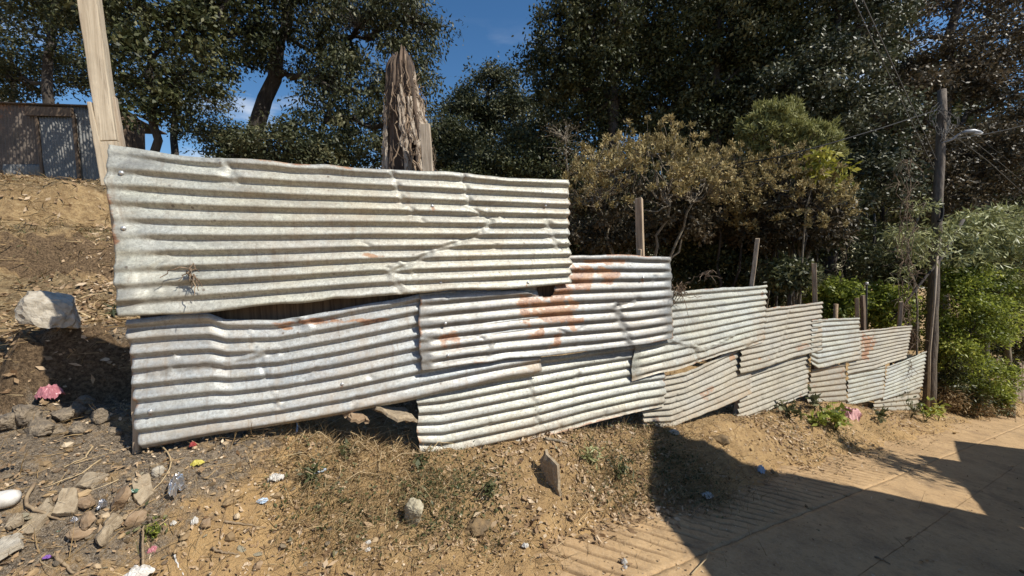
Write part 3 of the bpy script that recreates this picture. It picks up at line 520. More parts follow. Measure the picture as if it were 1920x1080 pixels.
# tall timber at the left end
tb = empty('timber_post', (*fhit(208, 420, -0.12)[0][:2], 0.62), 'tall pale squared timber with boards nailed alongside, at the fence\'s uphill end', 'post')
def board(quad, off, th_, mat, parent, name, bev=0.004):
    """a plank whose front face has these four corners (tl, tr, br, bl)"""
    F4 = [fhit(x, y, off) for x, y in quad]; n = np.array([*F4[0][1], 0.0]); fr = np.array([a[0] for a in F4]); ns = 12; V = []
    for i in range(ns):
        k = i/(ns-1); l = fr[0]*(1-k)+fr[3]*k; r_ = fr[1]*(1-k)+fr[2]*k; j1 = rng.normal(0, 0.0006); j2 = rng.normal(0, 0.0006); ex = (fr[1]-fr[0])/np.linalg.norm(fr[1]-fr[0])
        V += [l+ex*j1, r_+ex*j2, r_+ex*j2-n*th_, l+ex*j1-n*th_]
    Fc = [(i*4+j, i*4+4+j, i*4+4+(j+1) % 4, i*4+(j+1) % 4) for i in range(ns-1) for j in range(4)]+[(0, 1, 2, 3), tuple(range((ns-1)*4+3, (ns-1)*4-1, -1))]
    me = bpy.data.meshes.new(name); me.from_pydata(np.array(V).tolist(), [], Fc); me.update(); me.materials.append(mat)
    o = obj(name, me, parent, (fr[0]+fr[2])/2); b = o.modifiers.new('bevel', 'BEVEL'); b.width = bev; b.segments = 2; return o
board([(131, -80), (169, -80), (218, 263), (184, 264)], -0.10, 0.07, WOOD, tb, 'beam')
board([(187, 265), (219, 264), (252, 560), (226, 560)], -0.10, 0.07, WOOD, tb, 'lower_beam')
board([(161, 190), (170, 190), (206, 348), (189, 348)], -0.095, 0.03, WOOD, tb, 'side_board'); board([(205, 181), (216, 181), (242, 330), (229, 330)], -0.13, 0.03, WOOD_GREY, tb, 'side_board')

# ------------------------------------------------------------------ dead trunk wound with dry vines, and the plank beside it
ZT = 3.75
tbase = px(768, 420, ZT); tbase[2] = ground(tbase[0], tbase[1])
dt = empty('dead_tree_trunk', tbase, 'shaggy dead tree trunk wrapped in dry vines, standing behind the fence', 'tree trunk')
cent = [(766, 430, 46), (766, 325, 41), (762, 250, 35), (757, 190, 31), (753, 150, 26), (751, 122, 24), (752, 108, 20), (753, 99, 16)]
rows = []; nr, nc = 110, 120
cy_ = np.linspace(430, 94, nr); xs = np.interp(-cy_, [-c[1] for c in cent], [c[0] for c in cent]); ws = np.interp(-cy_, [-c[1] for c in cent], [c[2] for c in cent])
V = []
for i in range(nr):
    c = px(xs[i], cy_[i], ZT); R0 = ws[i]/FPX*ZT
    for j in range(nc):
        a = 2*math.pi*j/nc; v3 = Vector((math.cos(a)*2.3, math.sin(a)*2.3, c[2]*0.7)); rdg = 1.2*mnoise.noise(v3*1.6)+0.8*mnoise.noise(Vector((math.cos(a)*5, math.sin(a)*5, c[2]*1.6)))+0.55*mnoise.noise(Vector((math.cos(a)*11, math.sin(a)*11, c[2]*4)))
        rdg += 0.55*mnoise.noise(Vector((math.cos(a)*17, math.sin(a)*17, c[2]*3)))-0.9*max(0, 0.35-abs(mnoise.noise(Vector((math.cos(a)*6+3, math.sin(a)*6, c[2]*1.3)))))-1.1*math.exp(-((a-4.45-0.25*math.sin(c[2]*3))/0.22)**2)*(c[2] < 2.9)-0.8*math.exp(-((a-5.35)/0.16)**2)*(c[2] < 2.6); rr_ = R0*(1.02+0.25*rdg); V.append(c+np.array([math.cos(a)*rr_, math.sin(a)*rr_*0.85, 0.05*mnoise.noise(v3*2)]))
V = np.array(V)
for i in range(nr-14, nr):
    for j in range(nc): V[i*nc+j, 2] += (i-nr+14)/14*(-0.07+0.10*mnoise.noise(Vector((math.cos(2*math.pi*j/nc)*1.6, math.sin(2*math.pi*j/nc)*1.6, 3.0)))+0.05*mnoise.noise(Vector((math.cos(2*math.pi*j/nc)*6, math.sin(2*math.pi*j/nc)*6, 5.0))))
z0_ = V[:nc, 2].mean(); V[:nc, 2] = ground(V[:nc, 0], V[:nc, 1])-0.1
ii = np.arange(nr*nc).reshape(nr, nc); jn = np.roll(ii, -1, axis=1); Qd = np.stack([ii[:-1], jn[:-1], jn[1:], ii[1:]], -1).reshape(-1, 4)
V = np.concatenate([V, V[-nc:].mean(axis=0)[None]-[[0, 0, 0.06]]]); Qd = np.concatenate([Qd, np.stack([ii[-1, ::2], ii[-1, 1::2], np.roll(ii[-1, ::2], -1), np.full(nc//2, nr*nc)], -1)])
obj('trunk', mesh_np('trunk', V, Qd, BARK_DEAD, None, True), dt)
def on_trunk(a, k, lift=1.0):
    y = np.interp(k, [0, 1], [425, 100]); x = np.interp(-y, [-c[1] for c in cent], [c[0] for c in cent]); w_ = np.interp(-y, [-c[1] for c in cent], [c[2] for c in cent])
    c = px(x, y, ZT); r0 = w_/FPX*ZT*lift; return c+np.array([math.cos(a)*r0, math.sin(a)*r0*0.85, 0])
for i in range(10):
    a0 = rng.uniform(-math.pi*0.98, 0.02*math.pi); tw = rng.normal(0, 1.1); k0 = rng.uniform(0, 0.25); k1 = rng.uniform(0.55, 1.0); P = [on_trunk(a0+tw*t+0.25*math.sin(t*7+i), k0+(k1-k0)*t, 1.08+0.10*abs(math.sin(t*9+i*2))) for t in np.linspace(0, 1, 26)]
    P = np.array(P)+rng.normal(0, 0.008, (26, 3)); obj('dry_vine', tube_mesh('dry_vine', [tube(P, np.linspace(0.013, 0.006, 26)*rng.uniform(0.7, 1.5), 5)], VINE), dt)
for i in range(15):
    a0 = rng.uniform(-math.pi*0.95, -0.02*math.pi); k0 = rng.uniform(0.0, 0.6); k1 = min(1.0, k0+rng.uniform(0.2, 0.5)); tw = rng.normal(0, 0.25); wd = rng.uniform(0.10, 0.26); nk, na = 26, 7; P = []
    for p_ in range(nk):
        t = p_/(nk-1); taper = math.sin(math.pi*min(1, max(0.06, 0.1+0.88*t)))**0.5*(0.75+0.5*mnoise.noise(Vector((t*5, i*3.7, 0))))
        for q_ in range(na):
            f = (q_/(na-1)-0.5)*2; P.append(on_trunk(a0+tw*t+0.12*mnoise.noise(Vector((t*6, i*1.3, 2)))+f*wd*taper, k0+(k1-k0)*t, 1.10+0.07*(1-f*f)+0.10*mnoise.noise(Vector((t*7+i, f*2.0, i*2.1)))+0.06*mnoise.noise(Vector((t*19+i, f*4, i)))))
    ii = np.arange(nk*na).reshape(nk, na); Q = np.stack([ii[:-1, :-1], ii[:-1, 1:], ii[1:, 1:], ii[1:, :-1]], -1).reshape(-1, 4)
    o = obj('bark_strip', mesh_np('bark_strip', np.array(P), Q, BARK_STRIP, None, False), dt); sm = o.modifiers.new('thickness', 'SOLIDIFY'); sm.thickness = 0.014; sm.offset = 0
fib = []
for i in range(90):
    a0 = rng.uniform(-1.5, 0.1) if i % 3 else rng.uniform(-math.pi, 0); k0 = rng.uniform(0.05, 0.9); ln = rng.uniform(0.06, 0.3); tw = rng.normal(0, 0.5); lf = rng.uniform(1.02, 1.3)
    P = np.array([on_trunk(a0+tw*t+0.2*math.sin(5*t+i), max(0, k0-ln*t), lf+0.12*math.sin(t*6+i)) for t in np.linspace(0, 1, 8)])+rng.normal(0, 0.009, (8, 3)); fib.append(tube(P, rng.uniform(0.0015, 0.0045), 3, False))
o = obj('bark_fibre', tube_mesh('bark_fibre', fib, VINE), dt); o['kind'] = 'stuff'
def zboard(quad, Z, th_, mat, name, label, cat):
    fr = np.array([px(x, y, Z) for x, y in quad]); n = np.array([0, 1.0, 0]); base = (fr[2]+fr[3])/2; gz = ground(base[0], base[1])-0.1
    for t_, b_ in ((0, 3), (1, 2)):
        d = (fr[b_]-fr[t_]); fr[b_] = fr[t_]+d*((gz-fr[t_][2])/d[2])
    V = np.concatenate([fr, fr+n*th_]); Fc = [(3, 2, 1, 0), (4, 5, 6, 7), (0, 1, 5, 4), (1, 2, 6, 5), (2, 3, 7, 6), (3, 0, 4, 7)]
    me = bpy.data.meshes.new(name); me.from_pydata(V.tolist(), [], Fc); me.update(); me.materials.append(mat); o = obj(name, me, None, (fr[2]+fr[3])/2); b = o.modifiers.new('bevel', 'BEVEL'); b.width = 0.004; tag(o, label, cat); return o
zboard([(786, 232), (805, 231), (812, 330), (793, 330)], 3.42, 0.045, WOOD_GREY, 'wooden_plank', 'upright weathered plank standing against the dead vine covered trunk', 'plank')

# ------------------------------------------------------------------ metal shed on the upper terrace
ZS = 10.6
def shed_pt(x, y, dz=0.0): return px(x, y, ZS+dz)
sb = shed_pt(90, 345); shed = empty('metal_shed', (sb[0], sb[1], sb[2]), 'low shed of upright rusty corrugated sheets with a grey door, on the upper terrace', 'shed')
def shed_panel(q, mat, name, waves, dz=0.0, rust=0.0, amp=0.017, seed=0, tone=0.0, label=None):
    tl, tr, br, bl = [shed_pt(*p, dz) for p in q]; nu = int(waves*8)+1; nv = 14; u = np.linspace(0, 1, nu)[:, None, None]; v = np.linspace(0, 1, nv)[None, :, None]
    P = (tl*(1-u)+tr*u)*(1-v)+(bl*(1-u)+br*u)*v; e = tr-tl; n = np.array([e[1], -e[0], 0]); n /= np.linalg.norm(n)
    P = P+n[None, None]*(amp*np.sin(u*waves*2*math.pi)+0.012*fbm(u*4+seed, v*3, 2, seed)[..., :])
    W = np.linalg.norm(e); Hh = np.linalg.norm(bl-tl); ii = np.arange(nu*nv).reshape(nu, nv); Q = np.stack([ii[:-1, :-1], ii[:-1, 1:], ii[1:, 1:], ii[1:, :-1]], -1).reshape(-1, 4)
    U2 = np.broadcast_to(u*W, (nu, nv, 1))[..., 0]; V2 = np.broadcast_to(v*Hh, (nu, nv, 1))[..., 0]
    R_ = np.clip(rust+0.35*fbm(V2*1.3+seed, U2*2.5, 3, seed), 0, 1)*(rust > 0); wear = np.stack([R_, R_*0+0.1, R_*0+tone, R_*0+1], -1).reshape(-1, 4)
    o = obj(name, mesh_np(name, P.reshape(-1, 3), Q, mat, {'wear': ('POINT', 'FLOAT_COLOR', wear)}, True, np.stack([V2, U2], -1).reshape(-1, 2)), shed); s_ = o.modifiers.new('thickness', 'SOLIDIFY'); s_.thickness = 0.003
    if label: o['label'] = label
    return o
shed_panel([(-70, 190), (72, 196), (80, 330), (-70, 322)], ZINC_RUST, 'wall_sheet', 22, 0.02, 0.28, seed=3, label='rust brown wall sheet')
shed_panel([(6, 308), (82, 308), (82, 346), (6, 336)], ZINC_DARK, 'wall_sheet', 13, -0.03, seed=5, label='grey patch sheet at the foot of the wall')
shed_panel([(66, 214), (137, 216), (150, 348), (88, 346)], ZINC_DARK, 'door', 12, -0.02, 0.0, seed=6, tone=0.3)
shed_panel([(126, 198), (206, 202), (214, 352), (140, 350)], ZINC_DARK, 'wall_sheet', 13, 0.01, 0.12, seed=7, label='grey wall sheet beside the door')
shed_panel([(152, 348), (222, 350), (224, 372), (156, 366)], ZINC_GREY, 'wall_sheet', 11, -0.05, seed=8, label='pale sheet along the foot')
def shed_beam(q, dz, th_, mat, name):
    fr = np.array([shed_pt(*p, dz) for p in q]); V = np.concatenate([fr, fr+np.array([0, th_, 0])]); me = bpy.data.meshes.new(name); me.from_pydata(V.tolist(), [], [(3, 2, 1, 0), (4, 5, 6, 7), (0, 1, 5, 4), (1, 2, 6, 5), (2, 3, 7, 6), (3, 0, 4, 7)]); me.update(); me.materials.append(mat); return obj(name, me, shed)
shed_beam([(47, 199), (134, 202), (134, 218), (47, 216)], -0.09, 0.05, WOOD_DARK, 'lintel'); shed_beam([(134, 214), (139, 214), (152, 352), (146, 352)], -0.07, 0.04, WOOD_DARK, 'door_post'); shed_beam([(64, 216), (69, 216), (84, 348), (78, 348)], -0.06, 0.03, WOOD_DARK, 'door_post')
a, b = shed_pt(-75, 188, -0.06), shed_pt(212, 198, -0.06); c, d = b+np.array([-0.3, 2.0, -0.12]), a+np.array([0, 2.0, -0.12]); V = np.array([a, b, c, d]); V = np.concatenate([V, V-np.array([0, 0, 0.03])])
me = bpy.data.meshes.new('roof'); me.from_pydata(V.tolist(), [], [(0, 1, 2, 3), (7, 6, 5, 4), (0, 4, 5, 1), (1, 5, 6, 2), (2, 6, 7, 3), (3, 7, 4, 0)]); me.update(); me.materials.append(WOOD_DARK); obj('roof', me, shed)
e0, e1 = shed_pt(210, 202, 0.02), shed_pt(214, 352, 0.02); V = np.array([e0, e0+[0.02, 0.9, -0.15], e1+[0.02, 0.9, 0], e1]); V = np.concatenate([V, V+np.array([0.02, -0.004, 0])]); me = bpy.data.meshes.new('side_wall'); me.from_pydata(V.tolist(), [], [(0, 1, 2, 3), (7, 6, 5, 4), (0, 4, 5, 1), (1, 5, 6, 2), (2, 6, 7, 3), (3, 7, 4, 0)]); me.update(); me.materials.append(WOOD_DARK); obj('side_wall', me, shed)
# a pale roof beyond the shed
V = []; q4 = [px(-40, 165, 17), px(12, 172, 17), px(16, 192, 16), px(-40, 190, 16)]
uu_ = np.linspace(0, 1, 61)[:, None, None]; vv_ = np.linspace(0, 1, 6)[None, :, None]; Pq = (q4[0]*(1-uu_)+q4[1]*uu_)*(1-vv_)+(q4[3]*(1-uu_)+q4[2]*uu_)*vv_; Pq = Pq+np.array([0, -0.2, 0.5])*0.03*np.sin(uu_*14*2*math.pi)
ii = np.arange(61*6).reshape(61, 6); Q = np.stack([ii[:-1, :-1], ii[:-1, 1:], ii[1:, 1:], ii[1:, :-1]], -1).reshape(-1, 4)
hut = empty('far_hut', (*px(-20, 230, 17)[:2], 4.0), 'pale corrugated roof edge of a hut showing past the rusty shed', 'hut')
o = obj('roof', mesh_np('roof', Pq.reshape(-1, 3), Q, ZINC, {'wear': ('POINT', 'FLOAT_COLOR', np.tile([0, 0.1, 0, 1], (61*6, 1)))}, True, Pq.reshape(-1, 3)[:, :2]), hut); s_ = o.modifiers.new('thickness', 'SOLIDIFY'); s_.thickness = 0.01
hb = px(-40, 190, 17.3); hc = px(10, 192, 17.3); V = np.array([hb, hc, [hc[0], hc[1], 3.7], [hb[0], hb[1], 3.7]]); V = np.concatenate([V, V+[0, 1.8, 0]]); me = bpy.data.meshes.new('wall'); me.from_pydata(V.tolist(), [], [(3, 2, 1, 0), (4, 5, 6, 7), (0, 1, 5, 4), (1, 2, 6, 5), (2, 3, 7, 6), (3, 0, 4, 7)]); me.update(); me.materials.append(WALLM); obj('wall', me, hut)

# ------------------------------------------------------------------ trees
def leaves(C0, L0, W0, droop=0.3, out=None, up=0.4, r=rng, fold=True):
    n = len(C0); a = r.normal(0, 1, (n, 3))
    if out is not None: a = a*0.8+out*0.5
    a[:, 2] -= droop; a /= np.linalg.norm(a, axis=1)[:, None]+1e-9
    nn = r.normal(0, 1, (n, 3)); nn[:, 2] += up
    if out is not None: nn = nn*0.75+out*0.8
    b = np.cross(a, nn); b /= np.linalg.norm(b, axis=1)[:, None]+1e-9
    Ls = (L0*r.uniform(0.6, 1.3, n))[:, None]; Ws = (W0*r.uniform(0.65, 1.25, n))[:, None]
    V = np.stack([C0, C0+a*Ls*0.45+b*Ws*0.5, C0+a*Ls, C0+a*Ls*0.45-b*Ws*0.5], 1)
    return V.reshape(-1, 3), np.arange(4*n).reshape(-1, 4)
def sample_blob(b, n, r, shell=0.55):
    d = r.normal(0, 1, (n, 3)); d /= np.linalg.norm(d, axis=1)[:, None]; k = (r.random(n)*(1-shell**3)+shell**3)**(1/3)
    return b[0]+d*k[:, None]*b[1]
def blob(x, y, z, rx, ry, rz=None):
    c = px(x, y, z); s_ = z/FPX; return (c, np.array([rx*s_, (rz if rz else (rx+ry)/2*s_), ry*s_]))
def tree(name, label, cat, trunk, tr, blobs, ncl, lpc, rc, L0, W0, mat, bark=BARK, seed=0, droop=0.35, shell=0.5, group=None, twig=0.012, fork=0.45, flat=0.65, crown='crown', upbias=0.0, up=0.5):
    """trunk: points up the stem (first on the ground); blobs: the masses of the crown"""
    r = np.random.default_rng(seed+100); T = np.array(trunk, float); T[0, 2] = ground(T[0, 0], T[0, 1])-0.1
    root = empty(name, (T[0, 0], T[0, 1], T[0, 2]+0.1), label, cat, group)
    t = np.linspace(0, 1, 14); tp_ = np.linspace(0, 1, len(T)); TP = np.stack([np.interp(t, tp_, T[:, i]) for i in range(3)], -1); TP[1:-1] += r.normal(0, tr*0.25, (12, 3))
    tubes = [tube(TP, tr*(1-0.55*t)*np.where(t < 0.08, 1.25, 1), 9)]
    nodes = [TP[5:]]; vol = np.array([np.prod(b[1])**(2/3) for b in blobs]); cnt = np.maximum(3, (ncl*vol/vol.sum()).astype(int)); CL = []
    for b, n in zip(blobs, cnt):
        m_ = max(1, int(2+n/45))
        for k in range(m_):
            e = sample_blob(b, 1, r, 0.1)[0]*0.8+b[0]*0.2 if k else b[0]
            allp = np.concatenate(nodes); cand = allp[np.argsort(np.linalg.norm(allp-e, axis=1)+1.2*np.clip(allp[:, 2]-e[2], 0, 9))[:6]]; s0 = cand[r.integers(0, min(3, len(cand)))]
            P = curve(s0, e, -0.10*np.linalg.norm(e-s0), 9, 0.03*np.linalg.norm(e-s0)); rad = max(twig*1.6, tr*0.42*(0.75 if k else 1))
            tubes.append(tube(P, np.linspace(rad, rad*0.35, 9), 6, False)); nodes.append(P[2:])
        CL.append(sample_blob(b, n, r, shell))
    CL = np.concatenate(CL)
    if upbias: CL = CL[r.random(len(CL)) < 1]
    allp = np.concatenate(nodes); cen = np.mean([b[0] for b in blobs], axis=0)
    for c in CL:
        i = int(np.argmin(np.linalg.norm(allp-c, axis=1)+0.5*np.clip(allp[:, 2]-c[2], 0, 9))); s0 = allp[i]; tubes.append(tube(curve(s0, c, -0.06*np.linalg.norm(c-s0), 5, 0.05*np.linalg.norm(c-s0)), np.linspace(twig, twig*0.35, 5), 3, False))
    obj('trunk', tube_mesh('trunk', tubes, bark), root)
    k = (lpc*r.uniform(0.5, 1.5, len(CL))).astype(int); ci = np.repeat(np.arange(len(CL)), k); off = r.normal(0, 1, (len(ci), 3))*np.array([1, 1, flat])*rc*r.uniform(0.55, 1.25, len(CL))[ci][:, None]*0.56
    Cn = CL[ci]+off; od = off/(np.linalg.norm(off, axis=1)[:, None]+1e-6)
    V, Q = leaves(Cn, L0, W0, droop, od, up, r)
    var = np.clip(r.normal(0.46, 0.17, len(ci))+r.normal(0, 0.2, len(CL))[ci], 0, 1)
    o = obj(crown, mesh_np(crown, V, Q, mat, {'var': ('FACE', 'FLOAT', var)}, False), root)
    return root
def tp(*pts): return [px(*p) for p in pts]
TREES = 'trees standing behind the metal fence'
# left of the gap of sky
tree('tree', 'dark tree with straight bare stem rising right behind the shed door', 'tree', tp((92, 300, 13), (93, 190, 13), (95, 60, 13), (110, -60, 13)), 0.17, [blob(40, 60, 13, 95, 80), blob(150, 30, 13, 90, 90), blob(90, -70, 13, 160, 90), blob(20, 150, 13.5, 50, 35), blob(-60, 60, 13, 90, 110)], 190, 90, 0.42, 0.13, 0.062, LEAF_DARK, seed=1)
tree('tree', 'large leafed dark tree leaning over the shed, nearest on the left', 'tree', tp((285, 420, 9.2), (290, 250, 9.0), (280, 120, 8.8), (262, -40, 8.6)), 0.10, [blob(265, 110, 8.6, 75, 60), blob(250, 20, 8.6, 70, 70), blob(300, 180, 8.8, 60, 42), blob(360, 60, 8.8, 55, 45), blob(240, 215, 8.4, 22, 26), blob(390, 130, 9, 40, 45), blob(430, 40, 9.2, 75, 60), blob(470, -70, 9.2, 110, 70), blob(380, -60, 9.2, 80, 60), blob(150, 0, 9.3, 100, 65), blob(50, -40, 9.5, 110, 75)], 330, 75, 0.30, 0.12, 0.065, LEAF_DARK, seed=2)
tree('tree', 'big tree with thick leaning dark trunk and drooping grey green foliage', 'tree', tp((462, 320, 11), (480, 240, 11), (512, 130, 11), (540, 20, 11), (560, -90, 11)), 0.24, [blob(560, 60, 11, 120, 95), blob(690, 70, 11, 120, 85), blob(770, 40, 11, 80, 60), blob(640, 170, 10.6, 85, 80), blob(600, 260, 10.5, 65, 60), blob(770, 170, 10.8, 58, 85), blob(700, 240, 10.6, 85, 75), blob(430, 70, 11, 75, 70), blob(620, -60, 11, 200, 70), blob(720, 300, 10.6, 60, 40)], 540, 85, 0.36, 0.13, 0.052, LEAF_OLIVE, seed=3, droop=0.9)
tree('tree', 'slender tree with pale bare branches, sky behind it, between shed and leaning trunk', 'tree', tp((322, 330, 14), (325, 250, 14), (328, 190, 14), (340, 130, 14)), 0.13, [blob(320, 150, 14, 65, 32), blob(390, 190, 14, 50, 40), blob(270, 170, 14, 45, 35), blob(350, 245, 14, 30, 20), blob(400, 265, 14, 40, 25), blob(345, 100, 14, 70, 40)], 130, 70, 0.36, 0.12, 0.055, LEAF_OLIVE, seed=4)
tree('tree', 'dense low bushy tree behind the leaning trunk', 'tree', tp((540, 380, 10), (545, 320, 10), (545, 270, 10)), 0.09, [blob(545, 275, 10, 85, 45), blob(450, 290, 10.2, 60, 35), blob(610, 300, 10, 60, 35), blob(420, 262, 10.4, 40, 30)], 170, 95, 0.32, 0.095, 0.05, LEAF_OLIVE, seed=5)
tree('tree', 'small tree spreading above the left edge of the photo', 'tree', tp((30, 340, 15), (25, 200, 15), (20, 100, 15)), 0.12, [blob(30, 130, 15, 70, 40), blob(110, 130, 15, 55, 30), blob(190, 140, 15, 60, 40), blob(-50, 140, 15, 60, 50)], 120, 80, 0.40, 0.13, 0.06, LEAF_OLIVE, seed=6)
# beyond the gap
tree('tree', 'distant round topped tree below the gap of blue sky', 'tree', tp((905, 460, 21), (905, 320, 21), (908, 210, 21)), 0.24, [blob(910, 185, 21, 62, 55), blob(870, 230, 21, 50, 55), blob(960, 230, 21, 55, 60), blob(935, 150, 21, 34, 26), blob(900, 290, 21, 75, 50)], 320, 95, 0.50, 0.17, 0.085, LEAF_OLIVE, seed=7)
tree('tree', 'dim far tree beside the dead trunk', 'tree', tp((850, 460, 18), (845, 350, 18), (842, 260, 18)), 0.2, [blob(838, 250, 18, 40, 50), blob(860, 300, 18, 70, 45), blob(820, 310, 17, 50, 40)], 170, 95, 0.45, 0.15, 0.07, LEAF_DARK, seed=8)
tree('tree', 'low dark tree behind the right half of the topmost sheet', 'tree', tp((980, 480, 15), (975, 400, 15), (970, 330, 15)), 0.17, [blob(960, 320, 15, 85, 50), blob(880, 340, 15, 70, 35), blob(1040, 330, 14.5, 75, 60), blob(1000, 270, 15, 60, 40)], 230, 95, 0.42, 0.13, 0.065, LEAF_DARK, seed=9)
# right
tree('tree', 'broad dark evergreen tree filling the right side of the sky gap', 'tree', tp((1150, 520, 14), (1150, 350, 14), (1148, 210, 14), (1160, 60, 14), (1170, -60, 14)), 0.26, [blob(1060, 90, 14, 85, 62), blob(1150, 40, 13.6, 110, 75), blob(1040, 170, 14, 50, 36), blob(1150, 150, 14, 110, 60), blob(1270, 100, 14, 100, 80), blob(1180, -50, 14, 190, 60), blob(1090, 240, 14.2, 75, 40), blob(1250, 200, 14.2, 95, 50), blob(1085, 20, 13.8, 60, 40)], 490, 100, 0.42, 0.14, 0.075, LEAF_DARK, seed=10, droop=0.2)
tree('tree', 'tall dark tree behind the brown domed shrub', 'tree', tp((1330, 560, 13), (1335, 350, 13), (1345, 150, 13), (1350, -20, 13)), 0.22, [blob(1380, 60, 13, 95, 75), blob(1330, 150, 13, 85, 60), blob(1450, 110, 12.8, 95, 70), blob(1420, -40, 13, 170, 60), blob(1300, 240, 13.2, 80, 45), blob(1400, 220, 13, 70, 50)], 420, 95, 0.40, 0.13, 0.072, LEAF_DARK, seed=11)
tree('tree', 'glossy leaved tree in the middle of the right hand woods', 'tree', tp((1560, 600, 12), (1560, 400, 12), (1555, 220, 12), (1570, 40, 12)), 0.2, [blob(1540, 150, 11.6, 95, 75), blob(1600, 60, 12, 95, 70), blob(1480, 170, 11.4, 75, 60), blob(1610, 220, 11.6, 80, 65), blob(1560, -40, 12, 150, 60), blob(1640, 330, 11.4, 65, 60), blob(1580, 300, 11.8, 60, 50)], 440, 95, 0.36, 0.115, 0.065, LEAF_GLOSS, seed=12, up=0.9)
tree('tree', 'open crowned tree with russet leaves and visible dark limbs, top right', 'tree', tp((1770, 600, 13), (1768, 350, 13), (1770, 180, 13), (1790, 40, 13), (1800, -80, 13)), 0.2, [blob(1700, 80, 13, 75, 65), blob(1790, 120, 12.8, 85, 60), blob(1880, 70, 13, 80, 75), blob(1740, -30, 13, 110, 50), blob(1860, -40, 13, 100, 45), blob(1900, 180, 12.6, 70, 55), blob(1690, 190, 12.6, 65, 50)], 330, 80, 0.38, 0.125, 0.065, LEAF_RUSSET, seed=13)
tree('tree', 'russet tinged tree behind the utility pole', 'tree', tp((1850, 640, 11.5), (1850, 450, 11.5), (1845, 300, 11.5)), 0.15, [blob(1820, 290, 11.4, 75, 60), blob(1890, 310, 11.2, 65, 60), blob(1720, 300, 11.6, 55, 50), blob(1950, 250, 11.5, 70, 80), blob(1780, 370, 11.2, 60, 40)], 260, 85, 0.36, 0.10, 0.052, LEAF_RUSSET, seed=14)
tree('tree', 'dark tree closing the woods at the right edge of the photo', 'tree', tp((2050, 680, 16), (2040, 400, 16), (2030, 100, 16)), 0.25, [blob(1960, 120, 16, 110, 120), blob(2060, 200, 16, 120, 160), blob(1960, 330, 16, 100, 90), blob(2000, -40, 16, 160, 80), blob(1880, 400, 16, 70, 60)], 260, 95, 0.5, 0.14, 0.07, LEAF_DARK, seed=15)
tree('tree', 'shadowed tree deep in the woods behind the middle posts', 'tree', tp((1460, 620, 17), (1460, 450, 17), (1465, 330, 17)), 0.2, [blob(1450, 330, 17, 110, 70), blob(1580, 380, 17, 100, 70), blob(1320, 360, 17, 110, 60), blob(1700, 390, 17, 90, 70), blob(1210, 380, 17, 90, 60), blob(1100, 400, 17, 80, 50)], 420, 85, 0.5, 0.15, 0.08, LEAF_DARK, seed=16)
# the wood's back row
for i, (x, yt, z, rx, ry, lab) in enumerate(((1090, 400, 24, 130, 110, 'back row tree of the wood behind the topmost sheet\'s right end'), (1230, 340, 25, 130, 130, 'back row tree of the wood straight behind the brown domed shrub'), (1390, 330, 24, 140, 150, 'back row tree of the wood behind the yellow green shrub'), (1540, 330, 23, 130, 150, 'back row tree of the wood behind the slim stems'), (1680, 330, 22, 120, 150, 'back row tree of the wood just left of the utility pole'), (1810, 360, 21, 120, 150, 'back row tree of the wood right of the lamp'), (1940, 430, 21, 110, 150, 'back row tree of the wood low at the right edge'), (985, 405, 25, 90, 70, 'low back row tree under the right part of the sky gap'), (880, 415, 27, 90, 65, 'low back row tree just right of the dead trunk'), (1120, 130, 27, 150, 130, 'tallest back row tree, left in the wood'), (1330, 90, 27, 170, 140, 'tallest back row tree, in the middle of the wood'), (1530, 110, 26, 150, 140, 'tall back row tree behind the glossy leaved one'), (1720, 210, 26, 130, 110, 'tall back row tree behind the pole top'))):
    tree('tree', lab, 'tree', tp((x, 560, z), (x+5, yt+60, z), (x, yt-40, z)), 0.25, [blob(x, yt, z, rx, ry, 1.6), blob(x-40, yt+90, z, rx*0.9, ry*0.6, 1.4), blob(x+50, yt-60, z, rx*0.7, ry*0.5, 1.4)], 210, 48, 0.85, 0.34, 0.20, LEAF_DARK, seed=80+i, twig=0.03, group=None, shell=0.2)
